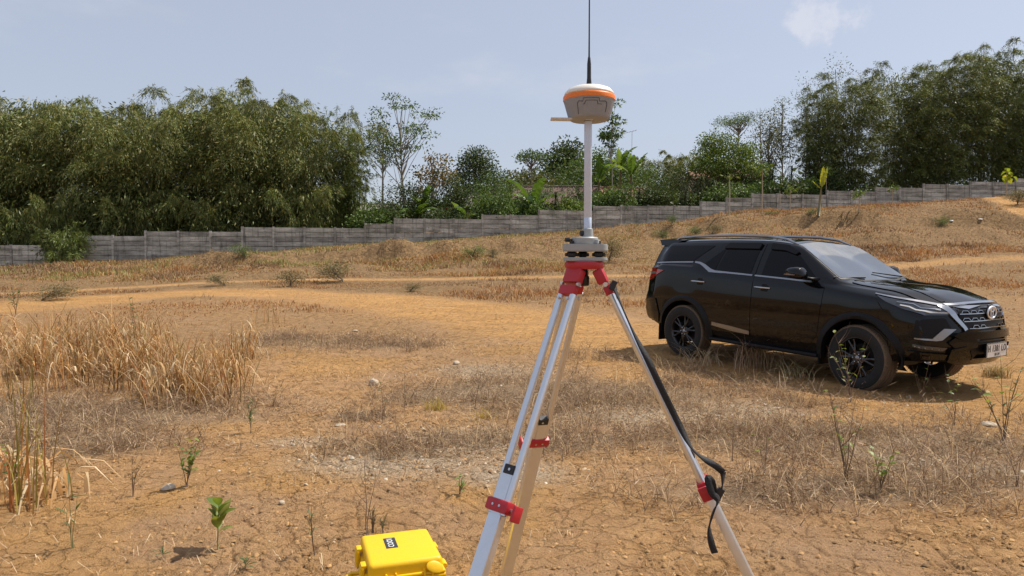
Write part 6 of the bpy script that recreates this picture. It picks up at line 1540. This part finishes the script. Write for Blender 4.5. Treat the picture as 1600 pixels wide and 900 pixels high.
for (u, v, sd, lab) in ((62, 775, 32, "curled dead leaves at the foot of the left reed clump"), (35, 740, 33, "dead straw leaves behind the left reed clump")):
    tuft("grass_tuft", lab, u, v, 26, .55, .35, PALE + STRAW[:2], sd, .024, (.4, 1.1), (.6, 1.6))
tuft("grass_tuft", "tall thin purple-tinged grass in front of the car's front door", 1190, 576, 46, .85, .5, [(0.44, 0.33, 0.20), (0.54, 0.42, 0.26), (0.36, 0.23, 0.15)], 34, .007, (.2, 1.2), (0, .5))
tuft("grass_tuft", "arching dry grass clump by the car's rear wheel", 1095, 570, 70, .55, .5, [(0.52, 0.40, 0.24), (0.44, 0.32, 0.18), (0.60, 0.48, 0.31)], 35, .008, (.5, 1.6), (.2, 1.0))
tuft("grass_tuft", "flattened straw clump between the car's wheels", 1240, 590, 60, .55, .5, [(0.55, 0.46, 0.30), (0.46, 0.39, 0.18)], 36, .008, (.6, 1.8), (.2, 1.0))
tuft("grass_tuft", "round olive grass tussock right of the number plate", 1557, 588, 160, .26, .30, [(0.32, 0.25, 0.10), (0.40, 0.30, 0.15), (0.26, 0.20, 0.08)], 37, .007, (.3, .9), (.1, .5))
tuft("grass_tuft", "yellow-green tuft in the undergrowth left of the tripod", 683, 640, 60, .16, .22, [(0.48, 0.38, 0.06), (0.42, 0.30, 0.07)], 38, .006, (.3, .9)); tuft("grass_tuft", "yellow tuft right beside the tripod's left tubes", 757, 655, 60, .15, .22, [(0.50, 0.38, 0.06), (0.40, 0.28, 0.07)], 39, .006, (.3, .9))
tuft("grass_tuft", "purplish feathery grass in front of the car's rear door", 1160, 579, 34, .65, .45, [(0.40, 0.27, 0.18), (0.50, 0.36, 0.24)], 40, .006, (.15, .9))
tuft("grass_tuft", "dry stalks at the lower edge of the tall grass stand", 312, 632, 50, .50, .25, STRAW, 41, .009, (.05, .5)); tuft("grass_tuft", "golden stalks at the right tip of the tall grass stand", 352, 600, 50, .75, .35, STRAW, 42, .010, (.05, .4)); tuft("grass_tuft", "rusty stalks right of the tall grass on the track's edge", 425, 505, 26, .80, .8, STRAW, 43, .008, (.05, .5))
# bushes of the middle ground: low, twiggy, grey-green
BUSHC = [(0.17, 0.15, 0.07), (0.22, 0.18, 0.09), (0.25, 0.18, 0.11), (0.12, 0.13, 0.05)]
BUSH = [tree_mesh(1.0, .62, .05, 22, 500 + i, BUSHC if i != 1 else [(0.09, 0.14, 0.03), (0.13, 0.18, 0.04)], nclus=34, nleaf=44, cs=.17, leaf=(.05, .11), wid=.025, trunk_r=.02) for i in range(3)]
for i, (u, v, s_, sz, m, lab) in enumerate([(355, 446, 1.5, .8, 0, "low green bush on the strip between the two left tracks"), (455, 446, 1.7, 1.0, 0, "twiggy bush left of the widest bush on the far track"), (540, 440, 2.3, 1.5, 2, "widest brown bush beside the far track"), (385, 400, 1.8, 1.3, 1, "green bush at the foot of the left wall's tall step"),
        (738, 400, 1.9, 1.1, 1, "green bush on the scarp left of the tripod"), (768, 402, 1.3, .9, 2, "brown bush right of the green one on the scarp"), (950, 408, 1.7, 2.1, 0, "upright olive bush just right of the tribrach"), (1040, 372, 1.6, 1.1, 1, "bright green bush on the bank left of the car roof"),
        (1088, 366, 1.5, 1.0, 1, "green bush on the bank behind the car's rear roof"), (1110, 366, 1.6, 1.2, 2, "dark brown bush on the bank above the roof rail"), (1468, 354, 1.4, 1.3, 1, "lone green bush on the bank face at the right"), (215, 395, 1.5, 1.7, 2, "withered pinkish bush before the left wall"), (60, 470, 2.0, .9, 0, "sprawling weed bush at the left end of the track"),
        (640, 455, 1.2, .5, 2, "low dead bush on the track's far verge"), (1275, 392, 1.3, .5, 1, "leafy patch on top of the bank by the yellow banana shoot"), (1265, 335, 1.3, .8, 1, "leafy clump at the foot of the stakes"), (1210, 336, 1.5, .6, 1, "leafy clump on the bank edge left of the stakes"), (1590, 318, 2.6, 1.7, 2, "dark brush heap at the right edge beside the path"), (1050, 348, 1.0, 1.0, 1, "small bright bush before the wall beside the short sapling")]):
    p = ground_at(u, v); put_tree("bush", lab, BUSH[m], p, i * 1.3, (s_ * .55, s_ * .55, sz * .52), "bush", "bushes of the middle ground")
# thin saplings and stakes before the wall
def sapling(label, u, vb, vt, D, kind, seed, stake=True):
    p = ground_at(u, vb); H = unproj(u, vt, p.y).z - p.z; rs = random.Random(seed); s_ = thing("sapling", label, "sapling", p, 0, "young trees planted below the wall")
    mb = MB(); mb.tube([(0, 0, -.2), (.03, 0, H * .5), (0, 0, H)], [.045, .04, .028], 6); mb.build("stake" if stake else "trunk", MATS["stake_wood"], s_)
    if kind:
        n = {'tuft': 110, 'small': 50, 'heart': 0, 'thin': 26}[kind]
        if n:
            rng = np.random.default_rng(seed); B = np.zeros((n, 3)) + np.array([0, 0, H]); r_ = .55 if kind == 'tuft' else .34
            off = rng.normal(0, 1, (n, 3)) * np.array([r_ * .55, r_ * .55, r_ * .38]); V, Q = leafset(B + off, nrm(off + rng.normal(0, .3, (n, 3)) - np.array([0, 0, .25])), rng.uniform(.18, .34, n), .12, rng)
            obj("crown", V, Q, MATS["tree_leaf"], s_, False, np.repeat(pick(rng, YGR, n), 4, 0))
        else:
            for q in range(16): inst("leaf", HEART[q % 4], s_, (rs.uniform(-.45, .45), rs.uniform(-.3, .3), H - rs.uniform(.0, 1.25)), (rs.uniform(-.5, .5), rs.uniform(.3, 1.1), rs.uniform(0, 6.3)), (1.15,) * 3)
    return s_
sapling("tall pale stake with leafy tuft nearest the bank's edge left of the car roof middle", 1139, 336, 275, 0, 'thin', 1); sapling("tallest thin sapling with a leafy tuft behind the car", 1190, 338, 262, 0, 'tuft', 2); sapling("short sapling with a flat green tuft before the wall", 1080, 344, 308, 0, 'small', 3)
sapling("slim sapling with a round green head left of the yellow banana shoot", 1234, 330, 296, 0, 'small', 4); sapling("thin sapling before the wall between round-headed one and banana shoot", 1258, 322, 290, 0, 'thin', 5); sapling("tall stake with a leafy crown right behind the yellow banana shoot", 1290, 325, 266, 0, 'tuft', 6)
sapling("low staked sapling with small yellow leaves right of the banana shoot", 1342, 327, 302, 0, 'small', 7); sapling("staked sapling with flat crown at the middle of the right wall", 1394, 321, 294, 0, 'small', 8); sapling("yellow-green sapling with large heart-shaped leaves at the far right", 1572, 308, 262, 0, 'heart', 9)
sapling("faint thin stake left of the round-headed sapling", 1218, 330, 298, 0, None, 10); sapling("faint thin stake right of the middle of the right wall", 1466, 314, 298, 0, None, 11)
p = ground_at(1279, 333); YB = [banana_leaf_mesh(1.9, .24, .15, 80 + i, [(0.36, 0.35, 0.035), (0.30, 0.33, 0.04)]) for i in range(3)]
bn = thing("banana_plant", "banana shoot with bright yellow upright leaf in front of the wall", "banana plant", p); mb = MB(); mb.tube([(0, 0, -.2), (.08, 0, .9), (.16, 0, 1.7)], [.10, .08, .04], 8); mb.build("stem", MATS["banana_stem"], bn, True)
for k, (a, pt) in enumerate(((.2, -.75), (.6, -.9), (3.2, -.2))): inst("leaf", YB[k], bn, (.16, 0, 1.55), (0, pt, a), (.72 if k < 2 else .4,) * 3)
